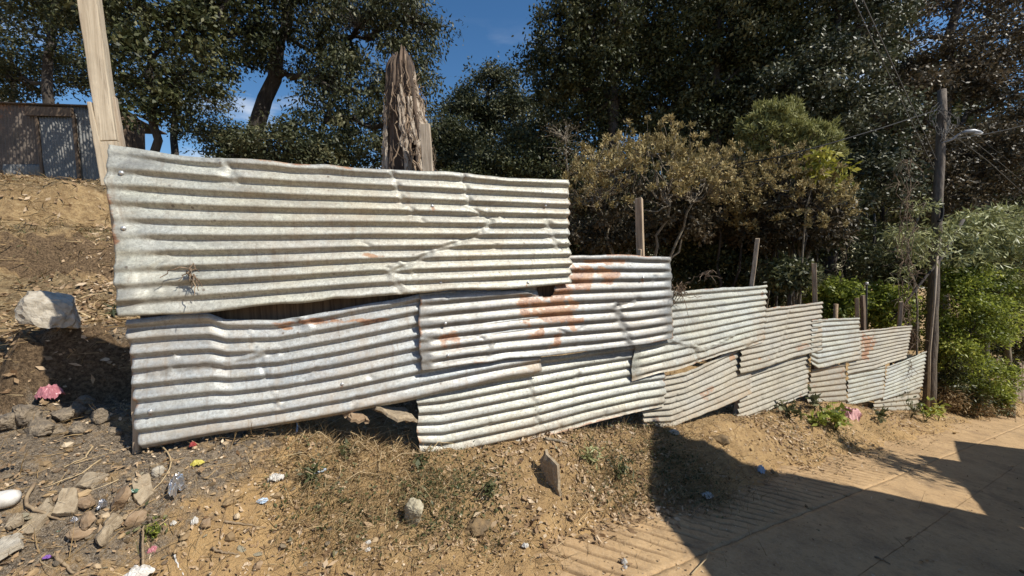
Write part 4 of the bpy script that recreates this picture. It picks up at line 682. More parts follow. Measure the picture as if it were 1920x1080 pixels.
# understorey
for i, (x, y, z, rx, ry, lab, mt) in enumerate((
    (1400, 385, 9.3, 80, 50, 'olive bush below the dip in the brown shrubs', LEAF_OLIVE), (1535, 385, 9.0, 60, 55, 'olive bush at the right end of the brown shrubs', LEAF_OLIVE),
    (1905, 620, 13, 60, 60, 'dark bush at the right edge behind the paling fence', LEAF_DARK), (1945, 680, 15, 60, 60, 'dim bush low at the right edge beyond the palings', LEAF_DARK),
    (1250, 400, 9.6, 130, 70, 'dark leafy bush filling the hollow under the domed shrub', LEAF_DARK), (1200, 400, 8.3, 140, 68, 'brown twiggy bush tangled beneath the domed shrub', LEAF_RUSSET), (1460, 405, 8.5, 120, 62, 'brown twiggy bush tangled beneath the smaller brown shrubs', LEAF_RUSSET), (1450, 420, 9.8, 130, 70, 'dark leafy bush behind the stems of the brown headed shrubs', LEAF_DARK),
    (1110, 440, 9.5, 85, 60, 'dim leafy bush right of the topmost sheet', LEAF_DARK), (1230, 470, 11, 100, 70, 'dark bush in the shade below the domed shrub', LEAF_DARK), (1340, 500, 9.5, 80, 55, 'shaded bush behind the dented sheet', LEAF_DARK),
    (1450, 530, 10.5, 90, 60, 'shaded bush between the second and third fence posts', LEAF_DARK), (1480, 510, 7.9, 38, 26, 'feathery lit green bush between two fence posts', LEAF_WEED), (1570, 560, 8.6, 42, 34, 'sunlit green shrub behind the shortest fence post', LEAF_BRIGHT),
    (1655, 570, 9.0, 40, 40, 'sunlit green shrub left of the utility pole', LEAF_BRIGHT), (1590, 480, 12.5, 100, 80, 'dark undergrowth bush under the glossy tree', LEAF_DARK), (1680, 480, 10.5, 60, 60, 'dull green bush in front of the woods left of the pole', LEAF_WEED), (1390, 430, 14, 120, 80, 'deep dark bush between the shaded trunks', LEAF_DARK),
    (1180, 520, 14, 150, 70, 'low dark undergrowth far behind the first post', LEAF_DARK), (1530, 570, 14, 160, 60, 'low dark undergrowth far behind the third post', LEAF_DARK))):
    g = px(x, y+ry, z); b_ = g.copy()
    tree('bush', lab, 'bush', [b_, px(x, y+ry*0.4, z), px(x, y, z)], 0.03, [blob(x, y, z, rx, ry), blob(x-rx*0.5, y+ry*0.4, z, rx*0.6, ry*0.7), blob(x+rx*0.5, y+ry*0.3, z, rx*0.6, ry*0.7)], int(40+rx*0.7), 80, 0.30 if z > 9 else 0.2, 0.10, 0.05, mt, seed=30+i, twig=0.007, crown='foliage', shell=0.3)
# the brown domed shrub with bare lit branches and dry flower heads
def dome_shrub(name, label, x, ytop, z, rx, ry, n, mat, seed, L0=0.10, W0=0.03, head=26, bark=BARK_PALE, rzf=0.8, cut_=-0.1, stems=7):
    r = np.random.default_rng(seed); c = px(x, ytop+ry, z); s_ = z/FPX; R3 = np.array([rx*s_, rx*s_*rzf, ry*s_]); base = c-np.array([0, -0.2, ry*s_*1.3]); base[2] = ground(base[0], base[1])
    root = empty(name, base, label, 'shrub'); D_ = r.normal(0, 1, (n*3, 3)); D_ /= np.linalg.norm(D_, axis=1)[:, None]; D_ = D_[(D_[:, 2] > cut_) & (D_[:, 1] < 0.55)][:n]
    lump = np.array([mnoise.noise(Vector(d)*2.2+Vector((seed, 0, 0))) for d in D_])[:, None]; H_ = c+D_*R3*(r.uniform(0.72, 1.06, (len(D_), 1))+0.16*lump); tubes = []; mains = []
    for k in range(stems):
        a = 2*math.pi*k/stems+r.normal(0, 0.3); e = c+np.array([math.cos(a)*R3[0]*0.55, math.sin(a)*R3[1]*0.55, R3[2]*r.uniform(-0.1, 0.45)]); P = curve(base+r.normal(0, 0.05, 3)*[1, 1, 0], e, -0.25, 10, 0.05); tubes.append(tube(P, np.linspace(0.034, 0.02, 10), 6, False)); mains.append(P[4:])
    mains = np.concatenate(mains); sub = []
    for k in range(int(n/6)):
        e = c+(H_[r.integers(0, len(H_))]-c)*0.78+r.normal(0, 0.06, 3); s0 = mains[int(np.argmin(np.linalg.norm(mains-e, axis=1)))]; P = curve(s0, e, 0.10*np.linalg.norm(e-s0), 7, 0.03); tubes.append(tube(P, np.linspace(0.018, 0.009, 7), 4, False)); sub.append(P[3:])
    sub = np.concatenate(sub)
    for h in H_:
        s0 = sub[int(np.argmin(np.linalg.norm(sub-h, axis=1)))]; tubes.append(tube(curve(s0, h, 0.12*np.linalg.norm(h-s0), 5, 0.012), np.linspace(0.009, 0.005, 5), 3, False))
    obj('trunk', tube_mesh('trunk', tubes, bark), root)
    ci = np.repeat(np.arange(len(H_)), head); out = D_[ci]*0.5+np.array([0, 0, 0.8])+r.normal(0, 0.45, (len(ci), 3)); Cn = H_[ci]+r.normal(0, 0.028, (len(ci), 3))
    V, Q = leaves(Cn, L0, W0, -0.2, out, 0.2, r); var = np.clip(r.normal(0.5, 0.2, len(ci))+r.normal(0, 0.12, len(H_))[ci], 0, 1); obj('flower_heads', mesh_np('flower_heads', V, Q, mat, {'var': ('FACE', 'FLOAT', var)}), root); return root
dome_shrub('flowering_shrub', 'large domed shrub with tan dry flower heads and bare pale branches', 1205, 250, 8.0, 172, 165, 430, LEAF_TAN, 51, 0.075, 0.03, 34, cut_=0.2)
dome_shrub('flowering_shrub', 'smaller brown headed shrub drooping below the yellow green one', 1470, 285, 8.2, 110, 110, 250, LEAF_TAN, 52, 0.08, 0.032, 28, cut_=-0.35, stems=3, bark=BARK)
dome_shrub('flowering_shrub', 'middle brown headed shrub filling the dip between the dome and the yellow green shrub', 1360, 275, 8.7, 95, 110, 210, LEAF_TAN, 57, 0.08, 0.032, 28, cut_=-0.2, stems=3, bark=BARK)
dome_shrub('flowering_shrub', 'yellow green feathery shrub standing highest among the brown ones', 1448, 192, 8.8, 58, 66, 230, LEAF_LIME, 53, 0.12, 0.03, 34, cut_=-0.5)
dome_shrub('flowering_shrub', 'pale green feathery shrub just right of the yellow green one', 1510, 232, 8.6, 58, 48, 170, LEAF_LIME, 54, 0.12, 0.03, 30, cut_=-0.4)
tree('sapling', 'sapling with a few broad bright yellow leaves at its branch ends', 'sapling', tp((1500, 480, 7.6), (1510, 390, 7.6), (1530, 330, 7.6)), 0.02, [blob(1545, 295, 7.6, 28, 14), blob(1560, 325, 7.6, 22, 14), blob(1520, 320, 7.6, 26, 18), blob(1570, 345, 7.6, 10, 6)], 30, 14, 0.13, 0.13, 0.06, LEAF_YELLOW, BARK_PALE, 55, twig=0.006, crown='foliage')
tree('bush', 'bare twiggy reddish bush above the right end of the topmost sheet', 'bush', tp((1060, 430, 9), (1065, 340, 9), (1060, 280, 9)), 0.03, [blob(1060, 265, 9, 50, 45), blob(1085, 300, 9, 40, 35)], 90, 7, 0.15, 0.06, 0.03, LEAF_RUSSET, BARK_PALE, 56, twig=0.008, crown='foliage')
# slim stems in the dark wood
for i, (x, z, y1, rr_) in enumerate(((1440, 10.5, 330, 0.05), (1490, 13, 330, 0.07), (1512, 11, 380, 0.045), (1545, 14, 350, 0.09), (1585, 12, 380, 0.06), (1625, 11, 400, 0.05), (1660, 13, 380, 0.08), (1290, 11, 380, 0.05), (1340, 12, 400, 0.06), (1110, 12, 330, 0.06), (1180, 12.5, 360, 0.07))):
    g = px(x, 600, z); g[2] = ground(g[0], g[1])-0.1; e = px(x+rng.normal(0, 14), y1, z); P = curve(g, e, 0, 12, 0.03)
    root = empty('sapling', g+[0, 0, 0.1], 'thin dark sapling stem standing in the shaded wood behind the fence', 'sapling', 'thin dark stems in the shaded wood'); tubes = [tube(P, np.linspace(rr_, rr_*0.5, 12), 7)]
    for k in range(6):
        s0 = P[rng.integers(5, 11)]; tubes.append(tube(curve(s0, s0+rng.normal(0, 0.6, 3)+[0, 0, 0.5], -0.1, 6, 0.03), np.linspace(rr_*0.35, 0.006, 6), 4, False))
    obj('trunk', tube_mesh('trunk', tubes, BARK), root)
# hanging dry creeper
for x, y0, y1, z, lab in ((1586, 385, 530, 9.0, 'long dry creeper hanging in front of the dark wood'), (1700, 300, 700, 7.8, 'tangled dry creeper hanging down beside the utility pole')):
    st = []
    for k in range(7 if x > 1650 else 2):
        P = np.array([px(x+rng.normal(0, 8 if x > 1650 else 2)+9*math.sin(t*5+k), y0+(y1-y0)*t, z) for t in np.linspace(0, 1, 20)])+rng.normal(0, 0.015, (20, 3)); st.append(tube(P, 0.006, 4, False))
        for q in range(30 if x > 1650 else 10):
            s0 = P[rng.integers(0, 20)]; st.append(tube(curve(s0, s0+rng.normal(0, 0.12, 3)+[0, 0, -0.08], 0, 4, 0.015), 0.0035, 3, False))
    p0 = px(x, y1, z); r_ = obj('creeper', tube_mesh('creeper', st, VINE), None, p0); tag(r_, lab, 'creeper')
# green growth around and beyond the pole
tree('bush', 'dense bright green bush right of the utility pole', 'bush', tp((1830, 770, 9.2), (1830, 690, 9.2), (1825, 600, 9.2)), 0.05, [blob(1815, 590, 9.2, 65, 75), blob(1860, 560, 9.4, 48, 62), blob(1790, 660, 9.0, 50, 60), blob(1830, 700, 9.2, 60, 45), blob(1805, 520, 9.4, 50, 32)], 330, 90, 0.19, 0.075, 0.034, LEAF_BRIGHT, seed=60, twig=0.006, crown='foliage', shell=0.4)
tree('tree', 'loose grey green tree with narrow leaves right of the pole', 'tree', tp((1900, 740, 9.8), (1890, 600, 9.8), (1850, 470, 9.8), (1830, 400, 9.8)), 0.06, [blob(1840, 440, 9.6, 85, 48), blob(1890, 500, 9.6, 70, 60), blob(1780, 470, 9.4, 60, 40), blob(1925, 430, 9.8, 60, 50), blob(1860, 570, 9.9, 40, 36), blob(1730, 440, 8.8, 40, 26)], 210, 60, 0.26, 0.16, 0.038, LEAF_GREY, BARK_PALE, 61, droop=0.6, twig=0.007)
tree('sapling', 'spindly pale leaved sapling left of the utility pole', 'sapling', tp((1725, 690, 8.2), (1720, 560, 8.2), (1700, 460, 8.2), (1735, 380, 8.2)), 0.02, [blob(1725, 385, 8.2, 22, 16), blob(1690, 450, 8.2, 28, 20), blob(1680, 515, 8.2, 20, 16), blob(1745, 470, 8.2, 24, 30)], 34, 22, 0.14, 0.13, 0.03, LEAF_GREY, BARK_PALE, 62, droop=0.6, twig=0.005, crown='foliage')
tree('bush', 'rough dry bush spilling over the bank at the end of the fence', 'bush', tp((1800, 780, 9.4), (1800, 750, 9.4), (1800, 730, 9.4)), 0.03, [blob(1790, 735, 9.3, 35, 42), blob(1830, 740, 9.8, 40, 35), blob(1770, 690, 9.0, 18, 40)], 190, 60, 0.17, 0.09, 0.03, LEAF_WEED, BARK_PALE, 63, twig=0.005, crown='foliage')
tree('bush', 'straw coloured dry weeds standing between the bright bush and the lane', 'bush', tp((1820, 785, 9.3), (1820, 765, 9.3), (1820, 750, 9.3)), 0.02, [blob(1800, 755, 9.2, 40, 28), blob(1850, 750, 9.8, 40, 26), blob(1770, 745, 9.0, 16, 36)], 150, 40, 0.16, 0.11, 0.018, STRAW, BARK_PALE, 65, twig=0.005, crown='foliage')
tree('bush', 'leafy green clump at the roadside below the bright bush', 'bush', tp((1855, 770, 9.6), (1855, 750, 9.6), (1855, 735, 9.6)), 0.02, [blob(1857, 742, 9.6, 20, 18)], 40, 40, 0.14, 0.12, 0.05, LEAF_BRIGHT, BARK_PALE, 64, twig=0.005, crown='foliage')

# ------------------------------------------------------------------ utility pole, cables
ZP = 8.5
pb = px(1742, 760, ZP); pb[2] = ground(pb[0], pb[1]); ptop = px(1767, 168, ZP)
pole = empty('utility_pole', pb, 'old wooden utility pole with a bracket lamp and a tangle of wires at its top', 'utility pole')
obj('shaft', tube_mesh('shaft', [tube(np.array([pb*(1-t)+ptop*t for t in np.linspace(0, 1, 14)])+np.r_[np.zeros((1, 3)), rng.normal(0, 0.008, (13, 3))], np.linspace(0.108, 0.072, 14), 14)], BARK_DEAD if False else bark_mat('pole_wood', (0.06, 0.045, 0.034), (0.19, 0.15, 0.115), 26)), pole)
arm = np.array([px(1765, 268, ZP-0.05), px(1785, 262, ZP-0.1), px(1797, 252, ZP-0.15), px(1806, 248, ZP-0.2)]); obj('lamp_arm', tube_mesh('lamp_arm', [tube(arm, 0.018, 8)], LAMP), pole)
hd = np.array([px(1803, 249, ZP-0.2), px(1810, 247, ZP-0.22), px(1824, 246, ZP-0.25), px(1836, 248, ZP-0.27), px(1842, 249, ZP-0.28)]); lh = obj('lamp_head', tube_mesh('lamp_head', [tube(hd, [0.02, 0.038, 0.046, 0.036, 0.015], 10)], LAMP), pole)
V_, Q_ = tube([px(1826, 249.0, ZP-0.25), px(1840, 250.0, ZP-0.27)], [0.036, 0.03], 8); obj('lens', tube_mesh('lens', [(V_, Q_)], GLASS), lh)
for k in range(4):
    st = []
    for q in range(2 if k else 3):
        t = np.linspace(0, 1, 18); x0 = 1762+rng.normal(0, 3); A_ = rng.uniform(14, 34)*(-0.6 if k == 0 else 1); yy = 193+rng.uniform(-4, 10)+k*4; P = np.array([px(x0+A_*math.sin(tt*math.pi), yy+rng.uniform(40, 60)*tt+rng.normal(0, 0.8), ZP-0.12) for tt in t]); st.append(tube(P, 0.006, 4, False))
    obj('wire_loop', tube_mesh('wire_loop', st, CABLE_PALE), pole)
hose = np.array([px(1760+7*math.cos(a), 396+19*math.sin(a), ZP-0.16) for a in np.linspace(-1.6, 1.7, 14)]); obj('hose_loop', tube_mesh('hose_loop', [tube(hose, 0.028, 7)], CABLE), pole)
pb2 = np.array([11.8, -3.8, 0]); pb2 = np.array([-7.0, -7.0, 0.0]); pb2[2] = ground(pb2[0], pb2[1]); p2 = empty('utility_pole', pb2, 'wooden utility pole uphill behind the viewer that carries the cables on', 'utility pole')
obj('shaft', tube_mesh('shaft', [tube([pb2, pb2+[0, 0, 3], pb2+[0, 0, 7.2]], [0.12, 0.1, 0.085], 12)], BARK), p2)
def cable(label, pts, rad=0.007, mat=CABLE, sag=0.0, n=24):
    P = np.asarray(pts, float)
    if len(P) == 2: P = curve(P[0], P[1], sag, n)
    tag(obj('cable', tube_mesh('cable', [tube(P, rad, 5, False)], mat), None, P[0]), label, 'cable')
A1 = px(1756, 300, ZP-0.1); B1 = px(1618, 0, 5.2); cable('thin grey cable slanting up leftwards from the pole, the upper one of a pair', [A1, A1+(B1-A1)*2.2], 0.007, CABLE_PALE, 0.0)
A2 = px(1752, 318, ZP-0.1); B2 = px(1600, 0, 5.2); cable('thin grey cable slanting up leftwards from the pole, the lower one of a pair', [A2, A2+(B2-A2)*2.2], 0.006, CABLE_PALE, 0.0)
cable('thick black cable running from the pole down leftwards in front of the brown shrubs', [px(1758, 206, ZP), px(1653, 240, 7.6), px(1560, 268, 7.2), px(1467, 293, 7.0), px(1380, 308, 7.4), px(1250, 330, 9)], 0.011)
cable('black cable running right from the lamp', [px(1768, 262, ZP-0.1), px(1930, 232, 9.5)], 0.009, CABLE, 0.05)
cable('pale cable falling steeply right from the pole', [px(1772, 243, ZP-0.1), px(1850, 300, 9.5), px(1930, 372, 11)], 0.008, CABLE_PALE)
cable('second pale cable falling right from the pole, just above the first', [px(1775, 225, ZP-0.1), px(1860, 292, 9.5), px(1930, 352, 11)], 0.006, CABLE_PALE)
cable('thin dark cable falling right from the wire tangle', [px(1772, 205, ZP-0.1), px(1840, 262, 9.5), px(1930, 330, 11)], 0.006)
br = np.array([px(1806, 412, ZP+0.2), px(1790, 440, ZP+0.1), px(1768, 480, ZP-0.2), px(1735, 520, ZP-0.3), px(1700, 565, ZP-0.35), px(1672, 600, ZP-0.3)]); tag(obj('broken_branch', tube_mesh('broken_branch', [tube(br, [0.035, 0.03, 0.028, 0.025, 0.02, 0.016], 7)], BARK), None, br[-1]), 'broken grey branch leaning across the utility pole', 'branch')
st_ = np.array([px(1757, 480, ZP-0.35), px(1752, 560, ZP-0.33), px(1743, 660, ZP-0.32), px(1741, 770, ZP-0.30)]); st_[-1][2] = ground(st_[-1][0], st_[-1][1]); tag(obj('pale_stick', tube_mesh('pale_stick', [tube(st_, 0.022, 8)], WOOD_GREY), None, st_[-1]), 'thin pale stick standing close against the foot of the pole', 'stick')
pi_ = fhit(1625, 532, -0.2)[0]; pi2 = fhit(1626, 612, -0.2)[0]; pipe = empty('water_pipe', (pi2[0], pi2[1], pi2[2]-0.6), 'thin upright dark pipe with white cap behind the shortest post', 'pipe'); obj('riser', tube_mesh('riser', [tube([pi2-[0, 0, 0.6], pi_], 0.014, 8)], CABLE), pipe); obj('cap', tube_mesh('cap', [tube([pi_-[0, 0, 0.02], pi_+[0, 0, 0.03]], 0.024, 8)], WHITE), pipe)
fp = fhit(1567, 570, -0.25)[0]; fb = fhit(1565, 640, -0.25)[0]; tag(obj('rusty_stake', tube_mesh('rusty_stake', [tube([fb-[0, 0, 0.3], fb, fp], [0.03, 0.03, 0.035], 5)], STONE_BROWN), None, fb), 'short rusty brown stake behind the short white sheet', 'stake')
# far paling fence at the right edge
pf = empty('paling_fence', px(1905, 735, 14), 'weathered paling fence far down the lane at the right edge', 'fence')
for i, x in enumerate(np.linspace(1872, 1950, 14)):
    z = 15.0-(x-1872)*0.035; t = px(x, 672+rng.normal(0, 3)+(x-1872)*0.1, z); b = px(x, 745+(x-1872)*0.2, z); b[2] = ground(b[0], b[1])-0.05; wd = 0.05
    V = np.array([[t[0]-wd, t[1], t[2]], [t[0]+wd, t[1], t[2]], [b[0]+wd, b[1], b[2]], [b[0]-wd, b[1], b[2]]]); V = np.concatenate([V, V+[0.01, 0.025, 0]]); me = bpy.data.meshes.new('paling'); me.from_pydata(V.tolist(), [], [(3, 2, 1, 0), (4, 5, 6, 7), (0, 1, 5, 4), (1, 2, 6, 5), (2, 3, 7, 6), (3, 0, 4, 7)]); me.update(); me.materials.append(WOOD_GREY); obj('paling', me, pf)

# ------------------------------------------------------------------ houses across the lane whose roofs shade it
def roofpts(pxs, zr): 
    out = []
    for x, y in pxs:
        g = gnd(x, y); k = (zr-g[2])/L[2]; out.append(g+L*k)
    return np.array(out)
def prism(V, th_, name, mat, parent):
    V = np.array(V); n = len(V); W = np.concatenate([V, V-[0, 0, th_]]); F = [tuple(range(n)), tuple(range(2*n-1, n-1, -1))]+[(i, n+i, n+(i+1) % n, (i+1) % n) for i in range(n)]
    me = bpy.data.meshes.new(name); me.from_pydata(W.tolist(), [], F); me.update(); me.materials.append(mat); return obj(name, me, parent)
def house(label, R_, zr, wall_xy, gz, gz2=None):
    c = np.mean(wall_xy, axis=0); h = empty('house', (c[0], c[1], gz), label, 'house'); prism(R_, 0.10, 'roof', ZINC_PLAIN, h)
    W = [(x, y, zr-0.11) for x, y in wall_xy]; prism(W, zr-0.11-gz+0.3, 'wall', WALLM, h)
    a, b = np.array(wall_xy[0]), np.array(wall_xy[1]); e = (b-a)/np.linalg.norm(b-a); n = np.array([e[1], -e[0]]); n = n if n@(np.array([0, 0])-a) > 0 else -n
    def panel(s0, s1, z0, z1, name, mat, par, out=0.03):
        p, q = a+e*s0+n*out, a+e*s1+n*out; V = np.array([[*p, z1], [*q, z1], [*q, z0], [*p, z0]]); V = np.concatenate([V, V-np.array([*n, 0])*0.06]); me = bpy.data.meshes.new(name); me.from_pydata(V.tolist(), [], [(3, 2, 1, 0), (4, 5, 6, 7), (0, 1, 5, 4), (1, 2, 6, 5), (2, 3, 7, 6), (3, 0, 4, 7)]); me.update(); me.materials.append(mat); return obj(name, me, par)
    panel(0.5, 1.35, gz, gz+1.95, 'door', DOORM, h); wnd = panel(2.0, 2.9, gz+0.9, gz+1.8, 'window', WOOD_DARK, h); panel(2.06, 2.84, gz+0.96, gz+1.74, 'pane', WGLASS, wnd, 0.035)
ZINC_PLAIN = plain('roof_zinc', (0.42, 0.42, 0.42), 0.5, (0.30, 0.29, 0.28), 8, 0.2)
zr1 = 2.75; R1 = roofpts([(1204, 800), (1480, 889), (1850, 966)], zr1); Rb = roofpts([(1335, 1085)], zr1)[0]
_d = (Rb-R1[0]); _e = R1[2]-R1[0]
R1 = np.array([R1[0], R1[1], R1[2], R1[2]+_d/np.linalg.norm(_d)*6.5, R1[0]+_d/np.linalg.norm(_d)*6.5])
print('roof1', R1.round(2))
wx = [R1[0][:2]+np.array([1.0, -1.0]), R1[2][:2]+np.array([-0.3, -1.0]), R1[2][:2]+np.array([0.2, -5.5]), R1[0][:2]+np.array([1.2, -5.2])]
house('plastered house with a metal roof across the lane, out of the picture to the right', R1, zr1, wx, float(ground(*np.mean(wx, axis=0))))
zr2 = 1.2; R2 = roofpts([(1788, 826), (1798, 866), (1716, 852), (1800, 905), (1850, 968)], zr2); far2 = roofpts([(1920, 842)], zr2)[0]
_f2 = (far2-R2[0])/np.linalg.norm(far2-R2[0]); R2 = np.concatenate([[R2[0]+_f2*6], R2, [R2[-1]+np.array([3.0, -3.5, 0]), R2[0]+_f2*6+np.array([2.5, -4.0, 0])]])
print('roof2', R2.round(2))
c2 = R2.mean(axis=0)[:2]; wx2 = [c2+np.array(v) for v in ((-1.0, 0.6), (3.2, 2.6), (4.4, 0.4), (0.6, -2.0))]
house('second house further down the lane with a stepped metal roof, out of the picture', R2, zr2, wx2, float(ground(*c2))-0.2)

g0 = gnd(1690, 868); q0 = g0+L*4.6
tree('tree', 'small tree across the lane between the two houses, out of the picture to the right', 'tree', [q0+[1.6, -1.2, -4], q0+[1.3, -1.0, -1.6], q0+[0.7, -0.6, 0.2]], 0.07, [(q0, np.array([0.75, 0.55, 0.35])), (q0+[0.6, -0.5, 0.25], np.array([0.6, 0.6, 0.4]))], 46, 34, 0.22, 0.11, 0.05, LEAF_DARK, seed=90)
# ------------------------------------------------------------------ stones, clods, rubbish
def rock_mesh(name, R3, seed, mat, sub=3, cuts=6, rough=0.12, yaw=0.0, tilt=(0, 0)):
    import bmesh
    r = np.random.default_rng(seed); bm = bmesh.new(); bmesh.ops.create_icosphere(bm, subdivisions=sub, radius=1.0)
    pl = []
    for k in range(cuts):
        n = r.normal(0, 1, 3); n /= np.linalg.norm(n); pl.append((n, r.uniform(0.45, 0.8)))
    rot = Matrix.Rotation(yaw, 3, 'Z') @ Matrix.Rotation(tilt[0], 3, 'X') @ Matrix.Rotation(tilt[1], 3, 'Y')
    for v in bm.verts:
        p = np.array(v.co)
        for n, d in pl:
            k = p@n
            if k > d: p = p-n*(k-d)*0.92
        p = p*(1+rough*mnoise.noise(Vector(p*1.7)+Vector((seed*3.1, 0, 0)))+rough*0.5*mnoise.noise(Vector(p*5)+Vector((seed, 7, 0)))+rough*0.45*mnoise.noise(Vector(p*11)+Vector((seed, 3, 1)))+rough*0.25*mnoise.noise(Vector(p*24)+Vector((seed, 5, 1))))
        v.co = rot @ Vector(p*R3)
    me = bpy.data.meshes.new(name); bm.to_mesh(me); bm.free(); me.materials.append(mat)
    me.polygons.foreach_set('use_smooth', np.full(len(me.polygons), rough > 0.2, dtype=bool)); return me
def rock(name, label, x, y, wpx, hpx, mat, seed, thick=None, lift=0.35, group=None, cat='stone', rough=0.12, yaw=0.0, tilt=(0, 0), sub=3, cuts=6):
    g = gnd(x, y+hpx*0.35); Z = depth(g)/FPX; R3 = np.array([wpx/2*Z, wpx/2*Z*0.75, (thick if thick else hpx/2*Z)])
    o = obj(name, rock_mesh(name, R3, seed, mat, sub, cuts, rough, yaw, tilt)); o.location = (g[0], g[1], g[2]+R3[2]*lift); tag(o, label, cat, group); return o
rock('boulder', 'big pale angular boulder on the crest of the cut bank', 108, 578, 104, 100, STONE_PALE, 3, lift=0.6, rough=0.17, sub=4, cuts=12)
rock('stone', 'rough pale roundish stone half sunk in grass at the foot of the bank', 778, 966, 44, 60, STONE_ROUGH, 5, lift=0.8, rough=0.14, sub=4)
rock('earth_clod', 'mossy brown clod of earth right of the rough pale stone', 888, 984, 56, 34, CLOD, 6, rough=0.35, cat='clod', sub=4)
rock('earth_clod', 'reddish lump with a dark hollow under the dusty sheet', 1350, 822, 34, 18, CLOD, 7, rough=0.3, cat='clod')
stones = [
 (180, 905, 74, 30, STONE, 11, 0.018, 'wide flat tan slab lying in the rubble, furthest back of the slabs'), (228, 928, 42, 48, STONE_BROWN, 12, None, 'smooth rounded grey brown stone between two flat slabs'), (274, 924, 62, 40, STONE, 13, 0.02, 'tapering flat slab pointing right, beside the foil bag'),
 (122, 953, 48, 46, STONE, 14, 0.03, 'squarish yellow tan slab tilted towards the lane'), (72, 980, 50, 46, STONE, 15, 0.02, 'flat tan slab under the forked stick'), (12, 1036, 62, 46, STONE_PALE, 17, 0.03, 'large pale slab cut off by the left edge of the photo'),
 (213, 972, 40, 34, STONE, 18, None, 'round tan stone left of the split stone'), (251, 968, 42, 30, STONE_BROWN, 19, None, 'split stone with an ochre top and layered side'), (196, 1002, 44, 40, STONE, 20, None, 'faceted tan stone below the round one'), (166, 972, 40, 34, STONE_BROWN, 21, None, 'reddish brown stone in the middle of the rubble'),
 (166, 938, 46, 22, STONE_BROWN, 22, None, 'low brown stone just behind the reddish one'), (128, 924, 40, 22, STONE_BROWN, 23, None, 'dark topped stone behind the yellow tan slab'), (150, 996, 40, 22, STONE_BROWN, 24, None, 'flat brown stone in front of the reddish one'), (300, 880, 24, 24, STONE_PALE, 25, None, 'small pale crumbly stone beneath the curved stalk'),
 (386, 978, 26, 18, STONE_BROWN, 26, None, 'wedge shaped dark stone out on the open dirt'), (484, 1058, 26, 20, STONE_BROWN, 27, None, 'ochre lump of stone at the bottom edge, left of centre'), (290, 870, 18, 16, STONE, 28, None, 'small tan pebble just above the crumbly stone'), (345, 950, 16, 12, STONE, 29, None, 'pebble right of the foil bag'),
 (1262, 808, 26, 12, STONE_PALE, 31, None, 'whitish stone at the foot of the dusty sheet'), (28, 985, 44, 26, STONE, 33, 0.02, 'weathered grey flat chunk left of the forked stick')]
def flat_stone(label, x, y, wpx, hpx, mat, sd, th_, group):
    r = np.random.default_rng(sd); g = gnd(x, y); Z = depth(g)/FPX; k = r.integers(5, 7); a = np.sort(np.linspace(0, 2*math.pi, k, endpoint=False)+r.normal(0, 0.28, k)); q = r.uniform(0.62, 1.1, k)
    pt = np.stack([np.cos(a)*q*wpx/2*Z, np.sin(a)*q*hpx*0.9*Z, 0*a], -1); ring = []
    for i in range(k):
        for t in np.linspace(0, 1, 5)[:-1]: ring.append(pt[i]*(1-t)+pt[(i+1) % k]*t+r.normal(0, 0.0022, 3)*[1, 1, 0.6])
    ring = np.array(ring); m_ = len(ring); top = ring*[0.965, 0.965, 1]+[0, 0, th_/2]+r.normal(0, 0.0012, ring.shape); V = np.concatenate([top, ring+[0, 0, th_*0.22], ring*[1.02, 1.02, 1]-[0, 0, th_*0.35], ring*0.9-[0, 0, th_/2], [[0, 0, th_/2+0.002]]]); F = [(4*m_, i, (i+1) % m_) for i in range(m_)]+[tuple(range(4*m_-1, 3*m_-1, -1))]
    for j in range(3): F += [(j*m_+i, (j+1)*m_+i, (j+1)*m_+(i+1) % m_, j*m_+(i+1) % m_) for i in range(m_)]
    me = bpy.data.meshes.new('stone'); me.from_pydata(V.tolist(), [], F); me.update(); me.materials.append(mat); o = bpy.data.objects.new('stone', me); COL.objects.link(o); o.scale = (0.86, 0.86, 1)
    N_ = Vector(ground_normals(np.array([g[0]]), np.array([g[1]]), 0.08)[0]); o.rotation_euler = (N_+Vector((r.normal(0, 0.16), -0.10+r.normal(0, 0.14), 0))).to_track_quat('Z', 'Y').to_euler(); o.location = (g[0], g[1], g[2]+th_*0.75); tag(o, label, 'stone', group)
def ground_normals(x, y, e=0.02):
    zx = (ground(x+e, y, False)-ground(x-e, y, False))/(2*e); zy = (ground(x, y+e, False)-ground(x, y-e, False))/(2*e); N_ = np.stack([-zx, -zy, np.ones_like(zx)], -1); return N_/np.linalg.norm(N_, axis=1)[:, None]
for x, y, w_, h_, m_, sd, th_, lab in stones:
    if th_: flat_stone(lab, x, y, w_, h_, m_, sd, th_, 'stones in the rubble at the left'); continue
    rock('stone', lab, x, y, w_, h_, m_, sd, th_, 0.45, 'stones in the rubble at the left', yaw=rng.uniform(0, 3), tilt=(rng.normal(0, 0.25)+0.1, rng.normal(0, 0.25)), cuts=10)
clods = [(50, 772, 56, 52, 'charred grey block holding the pink bag, tallest of the burnt lumps'), (70, 800, 50, 36, 'black cracked lump in front of the charred block'), (115, 775, 44, 30, 'burnt lump right of the pink bag'), (165, 752, 42, 28, 'brownish burnt lump at the right end of the heap'), (140, 768, 46, 34, 'burnt lump in the middle of the heap'), (185, 778, 36, 28, 'small burnt lump nearest the fence'), (20, 790, 44, 40, 'burnt lump at the left edge of the heap'), (105, 806, 40, 26, 'low burnt lump in front of the heap'), (150, 800, 38, 24, 'crumbled burnt lump on the front slope of the heap'), (215, 806, 30, 20, 'loose burnt clod beside the foot of the bluish sheet')]
